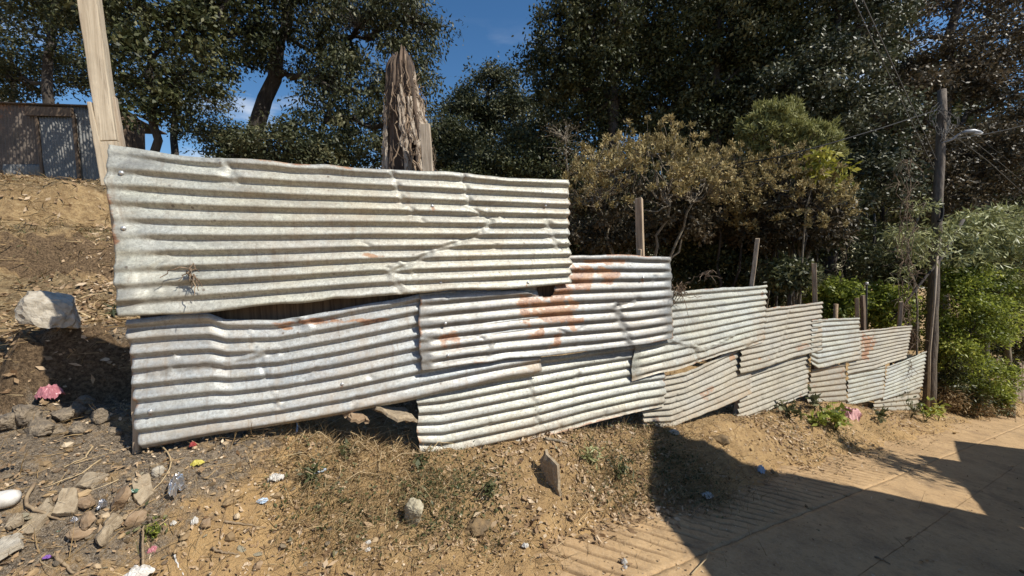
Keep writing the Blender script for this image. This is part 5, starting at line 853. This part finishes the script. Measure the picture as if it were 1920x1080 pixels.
for i, (x, y, w_, h_, lab) in enumerate(clods): rock('charred_clod', lab, x, y, w_, h_, CHAR, 60+i, lift=0.55, cat='clod', group='burnt lumps heaped by the fence end', rough=0.19, sub=4, cuts=9)
chips = [rock_mesh('rubble_chip', np.array([1.0, 0.75, 0.5]), 200+i, m_, 2, 8, 0.16) for i, m_ in enumerate((STONE, STONE_BROWN, STONE, CHAR, STONE_BROWN, STONE_ROUGH, CLOD))]
for i in range(90):
    a = rng.random() < 0.72; x = rng.uniform(5, 345) if a else rng.uniform(330, 640); y = rng.uniform(845, 1070) if a else rng.uniform(840, 1060); g = gnd(x, y); w_ = rng.uniform(8, 21)/2/FPX*depth(g)
    o = bpy.data.objects.new('rubble_chip', chips[rng.integers(0, len(chips))]); COL.objects.link(o); o.location = (g[0], g[1], g[2]+w_*0.2); o.scale = (w_, w_, w_*rng.uniform(0.6, 1.2)); o.rotation_euler = (rng.normal(0, 0.3), rng.normal(0, 0.3), rng.uniform(0, 6.28)); tag(o, 'small angular chip of rubble strewn in the lower left corner', 'stone', 'small rubble chips at the lower left')
# standing slab, and the slab under the gap
def slab(label, P4, th_, mat, seed):
    P4 = np.array(P4); n = np.cross(P4[1]-P4[0], P4[3]-P4[0]); n /= np.linalg.norm(n); k = len(P4); mid = [];
    ring = []
    for i in range(k):
        a, b = P4[i], P4[(i+1) % k]
        for t in np.linspace(0, 1, 6)[:-1]: ring.append(a*(1-t)+b*t+rng.normal(0, 0.006, 3))
    ring = np.array(ring); m_ = len(ring); c = ring.mean(axis=0); inn = c+(ring-c)*0.8+rng.normal(0, 0.004, ring.shape); V = np.concatenate([inn+n*th_/2, ring+n*th_*0.3, ring-n*th_*0.3, inn-n*th_/2]); F = [tuple(range(m_)), tuple(range(4*m_-1, 3*m_-1, -1))]
    for q in range(3): F += [(q*m_+i, (q+1)*m_+i, (q+1)*m_+(i+1) % m_, q*m_+(i+1) % m_) for i in range(m_)]
    me = bpy.data.meshes.new('stone_slab'); me.from_pydata(V.tolist(), [], F); me.update(); me.materials.append(mat); o = obj('stone_slab', me, None, c); tag(o, label, 'stone'); return o
gb = gnd(1046, 926); Zb = depth(gb); sl_ = [px(1022, 846, Zb+0.12), px(1048, 872, Zb-0.02), gb+[0.012, 0, -0.06], px(1010, 898, Zb+0.16)-np.array([0, 0, 0.05]), px(1013, 880, Zb+0.16)]
slab('flat slab of stone standing on edge in the bank below the fence', sl_, 0.035, STONE, 1)
f1 = fhit(740, 770, -0.10)[0]; slab('tan flat slab jutting out of the gap under the bluish sheet', [fhit(696, 762, -0.12)[0], fhit(760, 766, -0.16)[0], fhit(782, 790, 0.04)[0], fhit(745, 786, 0.10)[0], fhit(705, 768, 0.05)[0]], 0.03, STONE, 2)
f1 = gnd(660, 790); slab('darker slab half buried in weeds left of the jutting one', [fhit(640, 772, -0.02)[0], fhit(676, 775, -0.02)[0], fhit(690, 792, 0.05)[0], fhit(655, 786, 0.06)[0]], 0.03, STONE_BROWN, 3)

def crumple(name, label, x, y, wpx, hpx, mat, seed, cat, flat=0.35, lift=0.0, amp=0.45, n=18, group=None):
    if cat == 'scrap': wpx, hpx = wpx*0.85, hpx*0.85
    r = np.random.default_rng(seed); g = gnd(x, y+hpx*0.3); Z = depth(g)/FPX; W, H = wpx*Z, hpx*Z
    U, V_ = np.meshgrid(np.linspace(-1, 1, n), np.linspace(-1, 1, n), indexing='ij'); rad = np.maximum(np.abs(U), np.abs(V_)); ang = np.arctan2(V_, U); rr_ = rad*(0.8+0.3*np.array([mnoise.noise(Vector((math.cos(a)*1.5, math.sin(a)*1.5, seed))) for a in ang.ravel()]).reshape(n, n))
    X = np.cos(ang)*rr_*W/2; Y = np.sin(ang)*rr_*max(W*0.4, H*0.5); Zz = H*flat*(1-rad**2)+amp*H*0.4*np.array([mnoise.noise(Vector((u*2.3+seed, v*2.3, 1.0))) for u, v in zip(U.ravel(), V_.ravel())]).reshape(n, n)+(0.28 if cat == 'scrap' else 0.13)*min(H, W)*np.array([mnoise.noise(Vector((u*5.5+seed, v*5.5, 4.0))) for u, v in zip(U.ravel(), V_.ravel())]).reshape(n, n)
    P = np.stack([X, Y, Zz+0.006], -1).reshape(-1, 3); ii = np.arange(n*n).reshape(n, n); Q = np.stack([ii[:-1, :-1], ii[1:, :-1], ii[1:, 1:], ii[:-1, 1:]], -1).reshape(-1, 4)
    o = obj(name, mesh_np(name, P, Q, mat, None, False)); o.location = (g[0], g[1], g[2]+lift); s_ = o.modifiers.new('thickness', 'SOLIDIFY'); s_.thickness = 0.0012; tag(o, label, cat, group); return o
crumple('plastic_bag', 'crumpled pink plastic bag on the burnt heap', 95, 742, 50, 38, PINK, 1, 'bag', 0.55, 0.03, 0.6)
crumple('foil_bag', 'shiny silver foil snack bag lying upright in the dirt', 333, 908, 26, 44, FOIL, 2, 'wrapper', 0.7, 0.0, 0.9)
crumple('plastic_bag', 'white plastic bag at the bottom edge of the photo', 258, 1070, 64, 36, WHITE, 3, 'bag', 0.35)
crumple('cloth', 'pale pink cloth lying among the weeds by the lower fence', 1592, 775, 44, 26, PINK_PALE, 4, 'cloth', 0.5, 0.02, 1.2)
crumple('plastic_scrap', 'pale blue plastic scrap lying in the roof shadow', 1426, 878, 22, 22, LIGHTBLUE, 5, 'scrap', 0.5)
crumple('paper_scrap', 'whitish ragged scrap at the shaded road edge', 1327, 926, 34, 12, WHITE, 6, 'scrap', 0.25)
crumple('wrapper', 'bright yellow wrapper below the bluish sheet', 370, 867, 28, 12, YELLOW, 7, 'wrapper', 0.5)
crumple('wrapper', 'pink and white wrapper by the green sprig', 288, 1030, 26, 16, PINK, 8, 'wrapper', 0.5)
crumple('plastic_scrap', 'small purple scrap near the big pale slab', 88, 1045, 18, 10, PURPLE, 9, 'scrap', 0.3)
crumple('plastic_scrap', 'red plastic piece just under the bluish sheet', 362, 834, 18, 14, RED, 10, 'scrap', 0.6)
crumple('paper_scrap', 'white paper scrap in the dry weeds left of centre', 516, 893, 40, 20, WHITE, 11, 'scrap', 0.4)
crumple('paper_scrap', 'tiny white scrap on the sunlit dirt near the bottom', 690, 1016, 16, 12, WHITE, 12, 'scrap', 0.4)
crumple('paper_scrap', 'white crumpled scrap below the rough pale stone', 690, 1030, 18, 10, WHITE, 13, 'scrap', 0.4)
crumple('plastic_scrap', 'grey translucent scrap among weeds', 493, 938, 28, 14, LIGHTBLUE, 14, 'scrap', 0.4)
crumple('foil_scrap', 'twisted foil scrap between the stones', 192, 945, 14, 26, FOIL, 15, 'scrap', 0.6)
crumple('foil_scrap', 'bit of foil at the lower corner of the yellow tan slab', 140, 975, 16, 14, FOIL, 16, 'scrap', 0.6)
crumple('glass_shard', 'greenish shard between two flat slabs', 250, 919, 26, 10, GREENPL, 17, 'shard', 0.2)
crumple('glass_shard', 'dull green shard right of the forked stick', 112, 990, 24, 14, GREENPL, 18, 'shard', 0.2)
crumple('paper_scrap', 'small white crumb of paper beside the wedge shaped stone', 366, 976, 18, 20, WHITE, 19, 'scrap', 0.5)
crumple('plastic_scrap', 'white scrap right of the split stone', 326, 981, 16, 12, WHITE, 20, 'scrap', 0.5)
crumple('paper_scrap', 'white scrap on the dirt before the shadow', 985, 1022, 20, 10, WHITE, 21, 'scrap', 0.4); crumple('paper_scrap', 'pale scrap close to the shadow edge at the bottom', 1170, 1052, 18, 14, WHITE, 22, 'scrap', 0.5); crumple('paper_scrap', 'white peel at the sunlit corner by the shadow', 1172, 1063, 14, 10, WHITE, 23, 'scrap', 0.5)
# white shoe like bottle at the left edge
g = gnd(6, 950); bt = empty('bottle', g, 'white plastic bottle with black print at the left edge of the photo', 'bottle'); zc = 0.03
ax = np.array([1, 0.25, 0.08]); ax /= np.linalg.norm(ax); k_ = np.array([-0.12, -0.10, -0.03, 0.02, 0.045, 0.055]); obj('body', tube_mesh('body', [tube(g+[0, 0, zc]+ax[None]*k_[:, None], [0.026, 0.034, 0.036, 0.035, 0.027, 0.006], 16)], WHITE), bt)
kk_ = np.array([-0.075, -0.035]); obj('print_band', tube_mesh('print_band', [tube(g+[0, 0, zc]+ax[None]*kk_[:, None], [0.0362, 0.0368], 16, False)], BLACKPL), bt)
def stick(name, label, pts, rad, mat=TWIG, cat='stick', lift=0.01, group=None, taper=0.5):
    P = []
    for p in pts:
        g = gnd(p[0], p[1]); g[2] += lift+(p[2] if len(p) > 2 else 0); P.append(g)
    P = np.array(P); t = np.linspace(0, 1, 14); tt = np.linspace(0, 1, len(P)); P2 = np.stack([np.interp(t, tt, P[:, i]) for i in range(3)], -1)
    o = obj(name, tube_mesh(name, [tube(P2+rng.normal(0, 0.0015, P2.shape), np.linspace(rad, rad*taper, 14), 6)], mat), None, P2[0]); tag(o, label, cat, group); return o
fs = stick('forked_stick', 'grey brown forked stick lying across the flat slab', [(68, 922, 0.03), (52, 945, 0.03), (52, 962, 0.02), (75, 972, 0.02), (95, 980, 0.02), (116, 980)], 0.008)
stick('stick', 'dark stick end at the bottom edge left of the white bag', [(100, 1043), (118, 1058), (140, 1080)], 0.008)
stick('stick', 'upright brown stalk leaning over the white bag', [(270, 1078), (268, 1045, 0.03), (272, 1010, 0.05)], 0.006)
stick('stick', 'thin white stalk right of the white bag', [(326, 1045), (334, 1065), (345, 1082)], 0.004, WHITE)
stick('dry_stalk', 'long pale stalk curving from the fence corner down to the rubble', [(248, 803, 0.04), (266, 824, 0.03), (300, 842, 0.02), (320, 862, 0.02), (322, 885, 0.02), (305, 915, 0.02), (262, 945)], 0.0045, STRAWP := plain('stalk_pale', (0.46, 0.34, 0.19), 0.8), cat='stalk')
stick('dry_stalk', 'pale stalk slanting down left of the long curved one', [(175, 848, 0.02), (160, 862), (120, 880)], 0.0045, STRAWP, cat='stalk')
stick('dry_stalk', 'thin stalk lying over the burnt ground towards the slabs', [(190, 865), (150, 893), (85, 917)], 0.004, STRAWP, cat='stalk')
stick('stick', 'brown twig on the open dirt below the foil bag', [(420, 982), (455, 986), (498, 994)], 0.006)
stick('stick', 'pair of broken dark twigs on the dirt near the bottom', [(398, 1032), (420, 1040), (446, 1043)], 0.006)
stick('stick', 'pale thick stick lying against the foot of the lower sheet', [(1022, 826, 0.01), (1050, 832, 0.01), (1078, 837)], 0.013, BARK_PALE)
stick('dry_stalk', 'bent straw crossing the shadow edge at the bottom', [(1296, 1080), (1325, 1056, 0.02), (1328, 1046, 0.03), (1358, 1038)], 0.004, STRAWP, cat='stalk')
stick('stick', 'dark twig on the shaded middle of the lane', [(1640, 1046), (1655, 1052), (1668, 1060)], 0.007)
stick('drinking_straw', 'blue and white plastic straw poking from the dry weeds', [(557, 815), (559, 800, 0.04), (561, 784, 0.10)], 0.006, LIGHTBLUE, cat='straw', taper=1)
stick('plastic_stick', 'white and blue lollipop stick in the weeds', [(578, 903), (595, 893, 0.01), (612, 886, 0.01)], 0.007, LIGHTBLUE, cat='stick', taper=1)
stick('plastic_stick', 'dark plastic piece under the bluish sheet beside a stick', [(440, 836), (458, 822, 0.02), (474, 812, 0.03)], 0.007, BLACKPL, cat='scrap', taper=1)
stick('dry_stalk', 'straw lying on the dirt left of the earth clod', [(700, 1030), (745, 1028), (790, 1026)], 0.0035, STRAWP, cat='stalk')
for i in range(46):      # loose stalks in front of the gap under the fence
    x = rng.uniform(560, 830); y = rng.uniform(800, 905); a = rng.normal(0.6, 0.9); ln = rng.uniform(20, 80)
    stick('dry_stalk', 'dry stalk tangled in the weeds under the gap in the fence', [(x, y), (x+0.5*ln*math.cos(a)+rng.normal(0, 8), y-0.5*ln*math.sin(a)*0.5, rng.uniform(0.02, 0.09)), (x+ln*math.cos(a), y-ln*math.sin(a)*0.5, rng.uniform(0, 0.10))], rng.uniform(0.0025, 0.0045), STRAWP, 'stalk', group='dry stalks tangled under the gap')

# ------------------------------------------------------------------ scattered ground stuff
def scatter(n, box=(-5.5, 9.5, 1.2, 9.5), near=2.2):
    """points on the ground, thinning with distance"""
    out = []
    while sum(len(a) for a in out) < n:
        x = rng.uniform(box[0], box[1], n*3); y = rng.uniform(box[2], box[3], n*3); k = rng.random(n*3) < (near/np.maximum(np.hypot(x, y), near))**1.3; out.append(np.stack([x[k], y[k]], -1))
    P = np.concatenate(out)[:n]; return P[:, 0], P[:, 1]
def ground_normals(x, y, e=0.02):
    zx = (ground(x+e, y)-ground(x-e, y))/(2*e); zy = (ground(x, y+e)-ground(x, y-e))/(2*e); N_ = np.stack([-zx, -zy, np.ones_like(zx)], -1); return N_/np.linalg.norm(N_, axis=1)[:, None]
def litter(n, dens, L0, W0, mat, name, label, seed, tilt=0.35, curlz=0.2, box=(-5.5, 9.5, 1.2, 9.5), near=2.2):
    x, y = scatter(n*5, box, near); s, nn_ = sn(x, y); keep = rng.random(len(x)) < dens(x, y, s, nn_); x, y = x[keep][:n], y[keep][:n]; z = ground(x, y); m_ = len(x)
    Nn = ground_normals(x, y)+rng.normal(0, tilt, (m_, 3)); Nn /= np.linalg.norm(Nn, axis=1)[:, None]; a = np.cross(Nn, rng.normal(0, 1, (m_, 3))); a /= np.linalg.norm(a, axis=1)[:, None]; b = np.cross(Nn, a)
    Ls = (L0*rng.uniform(0.4, 1.3, m_))[:, None]; Ws = (W0*rng.uniform(0.5, 1.3, m_))[:, None]; C_ = np.stack([x, y, z+0.004+rng.uniform(0, 0.012, m_)], -1); cz = curlz*Ls
    V = np.stack([C_-a*Ls/2+Nn*cz*rng.uniform(-0.3, 1, (m_, 1)), C_+b*Ws/2, C_-b*Ws/2, C_+a*Ls/2+Nn*cz*rng.uniform(-0.3, 1, (m_, 1))], 1).reshape(-1, 3); Q = np.stack([np.arange(m_)*4, np.arange(m_)*4+1, np.arange(m_)*4+2], -1); Q2 = np.stack([np.arange(m_)*4+1, np.arange(m_)*4+3, np.arange(m_)*4+2], -1)
    var = np.clip(rng.normal(0.5, 0.24, m_), 0, 1); tag(obj(name, mesh_np(name, V, np.concatenate([Q, Q2]), mat, {'var': ('FACE', 'FLOAT', np.concatenate([var, var]))})), label, kind='stuff')
def bankw(s, n): return smooth(1.6, 1.95, n)*smooth(3.2, 2.4, n)
def leftw(s, n): return smooth(3.3, 3.7, n)*(1-smooth(-0.6, 5, s-0.3*n))
def noroad2(s, n): return 1-smooth(1.75, 1.55, n)*smooth(1.0, 1.8, s)*0.82
def noroad(s, n): return 1-smooth(1.75, 1.55, n)*smooth(1.0, 1.8, s)*0.96
litter(26000, lambda x, y, s, n: np.clip(0.13+0.9*bankw(s, n)*(s > 0.6)+0.9*leftw(s, n), 0, 1)*noroad(s, n)*np.clip(0.55+0.9*fbm(x*1.2, y*1.2, 2, 41), 0.05, 1), 0.055, 0.026, LITTER, 'leaf_litter', 'dead leaves scattered over the bank and terraces', 1)
litter(9000, lambda x, y, s, n: leftw(s, n)*smooth(4.0, 4.8, n)*np.clip(0.5+0.9*fbm(x*0.8+4, y*0.8, 2, 43), 0, 1), 0.10, 0.05, LITTER, 'leaf_litter', 'dead leaves and husks over the upper terraces', 3, box=(-13, 0, 1.8, 13), near=7)
litter(23000, lambda x, y, s, n: np.clip(0.35+0.5*bankw(s, n)+0.3*smooth(1.4, -0.5, s), 0, 1)*noroad2(s, n), 0.022, 0.012, LITTER, 'leaf_crumbs', 'crumbled dead leaf scraps over the earth', 2)
# pebbles
t_ = (1+5**0.5)/2; ico = np.array([(-1, t_, 0), (1, t_, 0), (-1, -t_, 0), (1, -t_, 0), (0, -1, t_), (0, 1, t_), (0, -1, -t_), (0, 1, -t_), (t_, 0, -1), (t_, 0, 1), (-t_, 0, -1), (-t_, 0, 1)])/1.9; icf = np.array([(0, 11, 5), (0, 5, 1), (0, 1, 7), (0, 7, 10), (0, 10, 11), (1, 5, 9), (5, 11, 4), (11, 10, 2), (10, 7, 6), (7, 1, 8), (3, 9, 4), (3, 4, 2), (3, 2, 6), (3, 6, 8), (3, 8, 9), (4, 9, 5), (2, 4, 11), (6, 2, 10), (8, 6, 7), (9, 8, 1)])
x, y = scatter(15500); s, n = sn(x, y); k = rng.random(len(x)) < np.clip(0.16+0.75*smooth(1.2, -0.6, s)*smooth(3.6, 2.9, n)+0.25*bankw(s, n), 0, 1)*noroad2(s, n); x, y = x[k], y[k]; m_ = len(x); sz = np.exp(rng.normal(math.log(0.0075), 0.55, m_)); sz = np.clip(sz, 0.003, 0.03)
V = ico[None]*sz[:, None, None]*rng.uniform(0.6, 1.3, (m_, 1, 3))*(1+rng.normal(0, 0.18, (m_, 12, 1))); V[:, :, 2] *= 0.7; V = V+np.stack([x, y, ground(x, y)+sz*0.2], -1)[:, None]; Q = (icf[None]+np.arange(m_)[:, None, None]*12).reshape(-1, 3)
GRAV = leaf_mat('gravel_bits', (0.15, 0.10, 0.055), (0.36, 0.25, 0.135), (0.58, 0.47, 0.33), 0.0, 0.9, 0.2)
tag(obj('gravel', mesh_np('gravel', V.reshape(-1, 3), Q, GRAV, {'var': ('FACE', 'FLOAT', np.repeat(np.clip(rng.normal(0.45, 0.22, m_), 0, 1), 20))})), 'small stones and crumbs of earth strewn over the ground', kind='stuff')
# dry twigs and straw
def blades(name, label, n, dens, h0, w0, mat, seed, lay=1.2, box=(-3.5, 7.5, 1.3, 8.0), segs=3, up0=0.6, near=2.2):
    x, y = scatter(n*(22 if near < 3 else 6), box, near); s, nn_ = sn(x, y); k = rng.random(len(x)) < dens(x, y, s, nn_); x, y = x[k][:n], y[k][:n]; m_ = len(x); base = np.stack([x, y, ground(x, y)-0.004], -1); d = rng.normal(0, lay, (m_, 3)); d[:, 2] = np.abs(rng.normal(up0, 0.35, m_)); d /= np.linalg.norm(d, axis=1)[:, None]; bend = rng.normal(0, 0.5, (m_, 3)); bend[:, 2] = -np.abs(bend[:, 2])*0.8; h = h0*rng.uniform(0.35, 1.4, m_); wv = np.cross(d, rng.normal(0, 1, (m_, 3))); wv /= np.linalg.norm(wv, axis=1)[:, None]
    rows = []
    for i in range(segs+1):
        t = i/segs; c = base+d*(h*t)[:, None]+bend*(h*t*t*0.55)[:, None]; c[:, 2] = np.maximum(c[:, 2], base[:, 2]+0.006*t); wd = w0*(1-0.8*t); rows += [c-wv*wd/2, c+wv*wd/2]
    V = np.stack(rows, 1).reshape(-1, 3); kq = 2*(segs+1); Q = np.concatenate([np.stack([np.arange(m_)*kq+2*i, np.arange(m_)*kq+2*i+1, np.arange(m_)*kq+2*i+3, np.arange(m_)*kq+2*i+2], -1) for i in range(segs)]); var = np.clip(rng.normal(0.5, 0.22, m_), 0, 1)
    tag(obj(name, mesh_np(name, V, Q, mat, {'var': ('FACE', 'FLOAT', np.tile(var, segs))})), label, kind='stuff')
def blobs_(pts):
    L_ = [(gnd(x, y), r_, a_) for x, y, r_, a_ in pts]
    def f(x, y): 
        v = 0*x
        for g, r_, a_ in L_: v = v+a_*np.exp(-((x-g[0])**2+(y-g[1])**2)/r_**2)
        return v
    return f
drygr = blobs_([(620, 880, 0.25, 1), (700, 850, 0.25, 1), (690, 940, 0.2, 0.8), (780, 880, 0.22, 0.8), (560, 820, 0.2, 0.7), (1130, 850, 0.25, 0.5), (1100, 900, 0.25, 0.5), (600, 960, 0.2, 0.6), (1300, 830, 0.35, 0.5), (1250, 880, 0.28, 0.8), (1320, 900, 0.25, 0.5)])
greengr = blobs_([(840, 930, 0.24, 1), (780, 940, 0.15, 0.7), (640, 960, 0.2, 0.6), (590, 905, 0.14, 0.7), (900, 900, 0.18, 0.6), (1130, 900, 0.20, 0.8), (1170, 880, 0.18, 0.7), (1240, 860, 0.28, 1.2), (1290, 880, 0.22, 0.8), (280, 1005, 0.05, 0.8), (1480, 800, 0.4, 0.4), (1560, 800, 0.4, 0.7), (1640, 800, 0.4, 0.5), (1750, 780, 0.5, 0.6)])
blades('dry_grass', 'dry straw coloured grass and stalks matted on the bank', 16000, lambda x, y, s, n: np.clip(drygr(x, y)+0.35*greengr(x, y)+0.035*noroad(s, n), 0, 1), 0.12, 0.0042, STRAW, 1, 0.9)
blades('dry_grass', 'flattened dry grass over the terraces left of the fence', 27000, lambda x, y, s, n: np.clip(leftw(s, n)*(0.6+0.9*fbm(x*0.9, y*0.9, 2, 55)), 0, 1), 0.18, 0.013, STRAW, 2, 1.3, box=(-13, 0, 1.8, 13), up0=0.35, near=7, segs=2)
blades('grass', 'short green grass growing on the bank below the fence', 9000, lambda x, y, s, n: np.clip(greengr(x, y)*0.55, 0, 1), 0.075, 0.004, LEAF_WEED, 3, 0.7)
blades('grass', 'sparse olive grass on the terraces', 6000, lambda x, y, s, n: np.clip(leftw(s, n)*(0.05+0.7*fbm(x*0.7+9, y*0.7, 2, 57)), 0, 1), 0.12, 0.010, LEAF_WEED, 4, 0.9, box=(-12, 0, 1.8, 12), near=6)
blades('dry_twigs', 'thin dry twigs lying about on the earth', 5000, lambda x, y, s, n: np.clip(0.3+0.4*smooth(1, -0.5, s), 0, 1)*noroad(s, n), 0.14, 0.004, STRAW, 5, 1.5, up0=0.05)
# small weeds: creeping leaves
xx, yy = scatter(260000); k = rng.random(len(xx)) < np.clip(greengr(xx, yy)*0.5, 0, 1); xx, yy = xx[k][:9000], yy[k][:9000]; C_ = np.stack([xx, yy, ground(xx, yy)+rng.uniform(0.0, 0.05, len(xx))], -1); V, Q = leaves(C_, 0.026, 0.014, -0.3, None, 1.2); tag(obj('ground_cover', mesh_np('ground_cover', V, Q, LEAF_WEED, {'var': ('FACE', 'FLOAT', np.clip(rng.normal(0.5, 0.22, len(xx)), 0, 1))})), 'small creeping weeds along the bank', kind='stuff')
# leafy plants
def weed(label, x, y, hpx, n, L0, W0, mat, seed, group=None, spread=0.5):
    r = np.random.default_rng(seed); g = gnd(x, y); h = hpx/FPX*depth(g); root = empty('weed', g, label, 'weed', group); st = []; C_ = []; O_ = []
    for k in range(max(3, n//7)):
        d = np.array([r.normal(0, spread), r.normal(0, spread), 1.0]); d /= np.linalg.norm(d); e = g+d*h*r.uniform(0.6, 1.1); P = curve(g+r.normal(0, 0.01, 3)*[1, 1, 0], e, -0.02, 6, 0.006); st.append(tube(P, np.linspace(0.004, 0.002, 6), 4, False))
        for q in range(7): C_.append(P[r.integers(2, 6)]+r.normal(0, 0.012, 3)); O_.append(np.array([r.normal(0, 1), r.normal(0, 1), 0.2]))
    obj('stem', tube_mesh('stem', st, mat), root); V, Q = leaves(np.array(C_), L0, W0, 0.1, np.array(O_), 1.5, r); obj('foliage', mesh_np('foliage', V, Q, mat, {'var': ('FACE', 'FLOAT', np.clip(r.normal(0.5, 0.2, len(C_)), 0, 1))}), root)
weed('leafy green weed, largest in the clump below the dirtiest sheet', 1568, 806, 46, 110, 0.10, 0.05, LEAF_BRIGHT, 1); weed('leafy green weed left of the largest one by the fence', 1535, 800, 36, 70, 0.09, 0.045, LEAF_BRIGHT, 2); weed('dark leafed weed at the foot of the tapering sheet', 1480, 785, 32, 60, 0.09, 0.05, LEAF_WEED, 3); weed('broad leafed weed against the dirtiest sheet', 1527, 770, 30, 40, 0.10, 0.06, LEAF_WEED, 4)
weed('tall weed in front of the lowest sheet', 1708, 785, 56, 60, 0.09, 0.035, LEAF_WEED, 5); weed('weed right of the tall one before the lowest sheet', 1735, 790, 46, 60, 0.10, 0.05, LEAF_BRIGHT, 6); weed('yellowish broad weed at the base of the pole', 1760, 790, 34, 40, 0.14, 0.06, LEAF_YELLOW, 7); weed('low weed under the small white sheet', 1650, 790, 26, 50, 0.09, 0.045, LEAF_WEED, 8)
weed('small leafy weed at the sagging corner of the lower sheet', 790, 880, 26, 30, 0.05, 0.03, LEAF_WEED, 9); weed('tiny fern like green sprig in the rubble', 290, 1010, 26, 60, 0.02, 0.006, LEAF_BRIGHT, 10); weed('grey leafed weed in front of the jutting slab', 650, 860, 26, 40, 0.04, 0.02, LEAF_WEED, 11); weed('green weed in the dry grass left of centre', 585, 905, 34, 60, 0.035, 0.018, LEAF_WEED, 12)
weed('grassy weed in the shade of the roof shadow edge', 1160, 900, 40, 80, 0.06, 0.014, LEAF_WEED, 13); weed('weed left of the standing slab', 920, 930, 26, 50, 0.05, 0.012, LEAF_WEED, 14); weed('silvery weed right of the standing slab', 1110, 870, 36, 80, 0.06, 0.012, LEAF_GREY, 15)
weed('green weed on the terrace right of the boulder', 215, 600, 34, 50, 0.07, 0.015, LEAF_OLIVE, 16)
# dry plant bits caught on the fence
def caught(label, c_px, off, n, sz, seed, hang=0.0):
    r = np.random.default_rng(seed); c = fhit(*c_px, off)[0]; st = []
    for k in range(n):
        e = c+r.normal(0, sz, 3)+[0, 0, -hang*r.random()]; st.append(tube(curve(c+r.normal(0, sz*0.3, 3), e, r.normal(0, sz*0.4), 7, sz*0.12), np.linspace(0.0035, 0.002, 7), 4, False))
    tag(obj('dry_sprig', tube_mesh('dry_sprig', st, VINE), None, c), label, 'sprig')
caught('dry shrivelled sprig stuck to the face of the topmost sheet', (357, 512), 0.13, 16, 0.035, 1, 0.04); caught('tangle of dry vine caught on the top edge of the dented sheet', (1270, 545), 0.06, 26, 0.10, 2, 0.16); caught('dry knotted vine hanging above the dented sheet', (1324, 512), -0.05, 12, 0.05, 3, 0.12); caught('dry leaf stalks poking out at the right end of the topmost sheet', (1046, 455), 0.02, 12, 0.05, 4)
print('done')
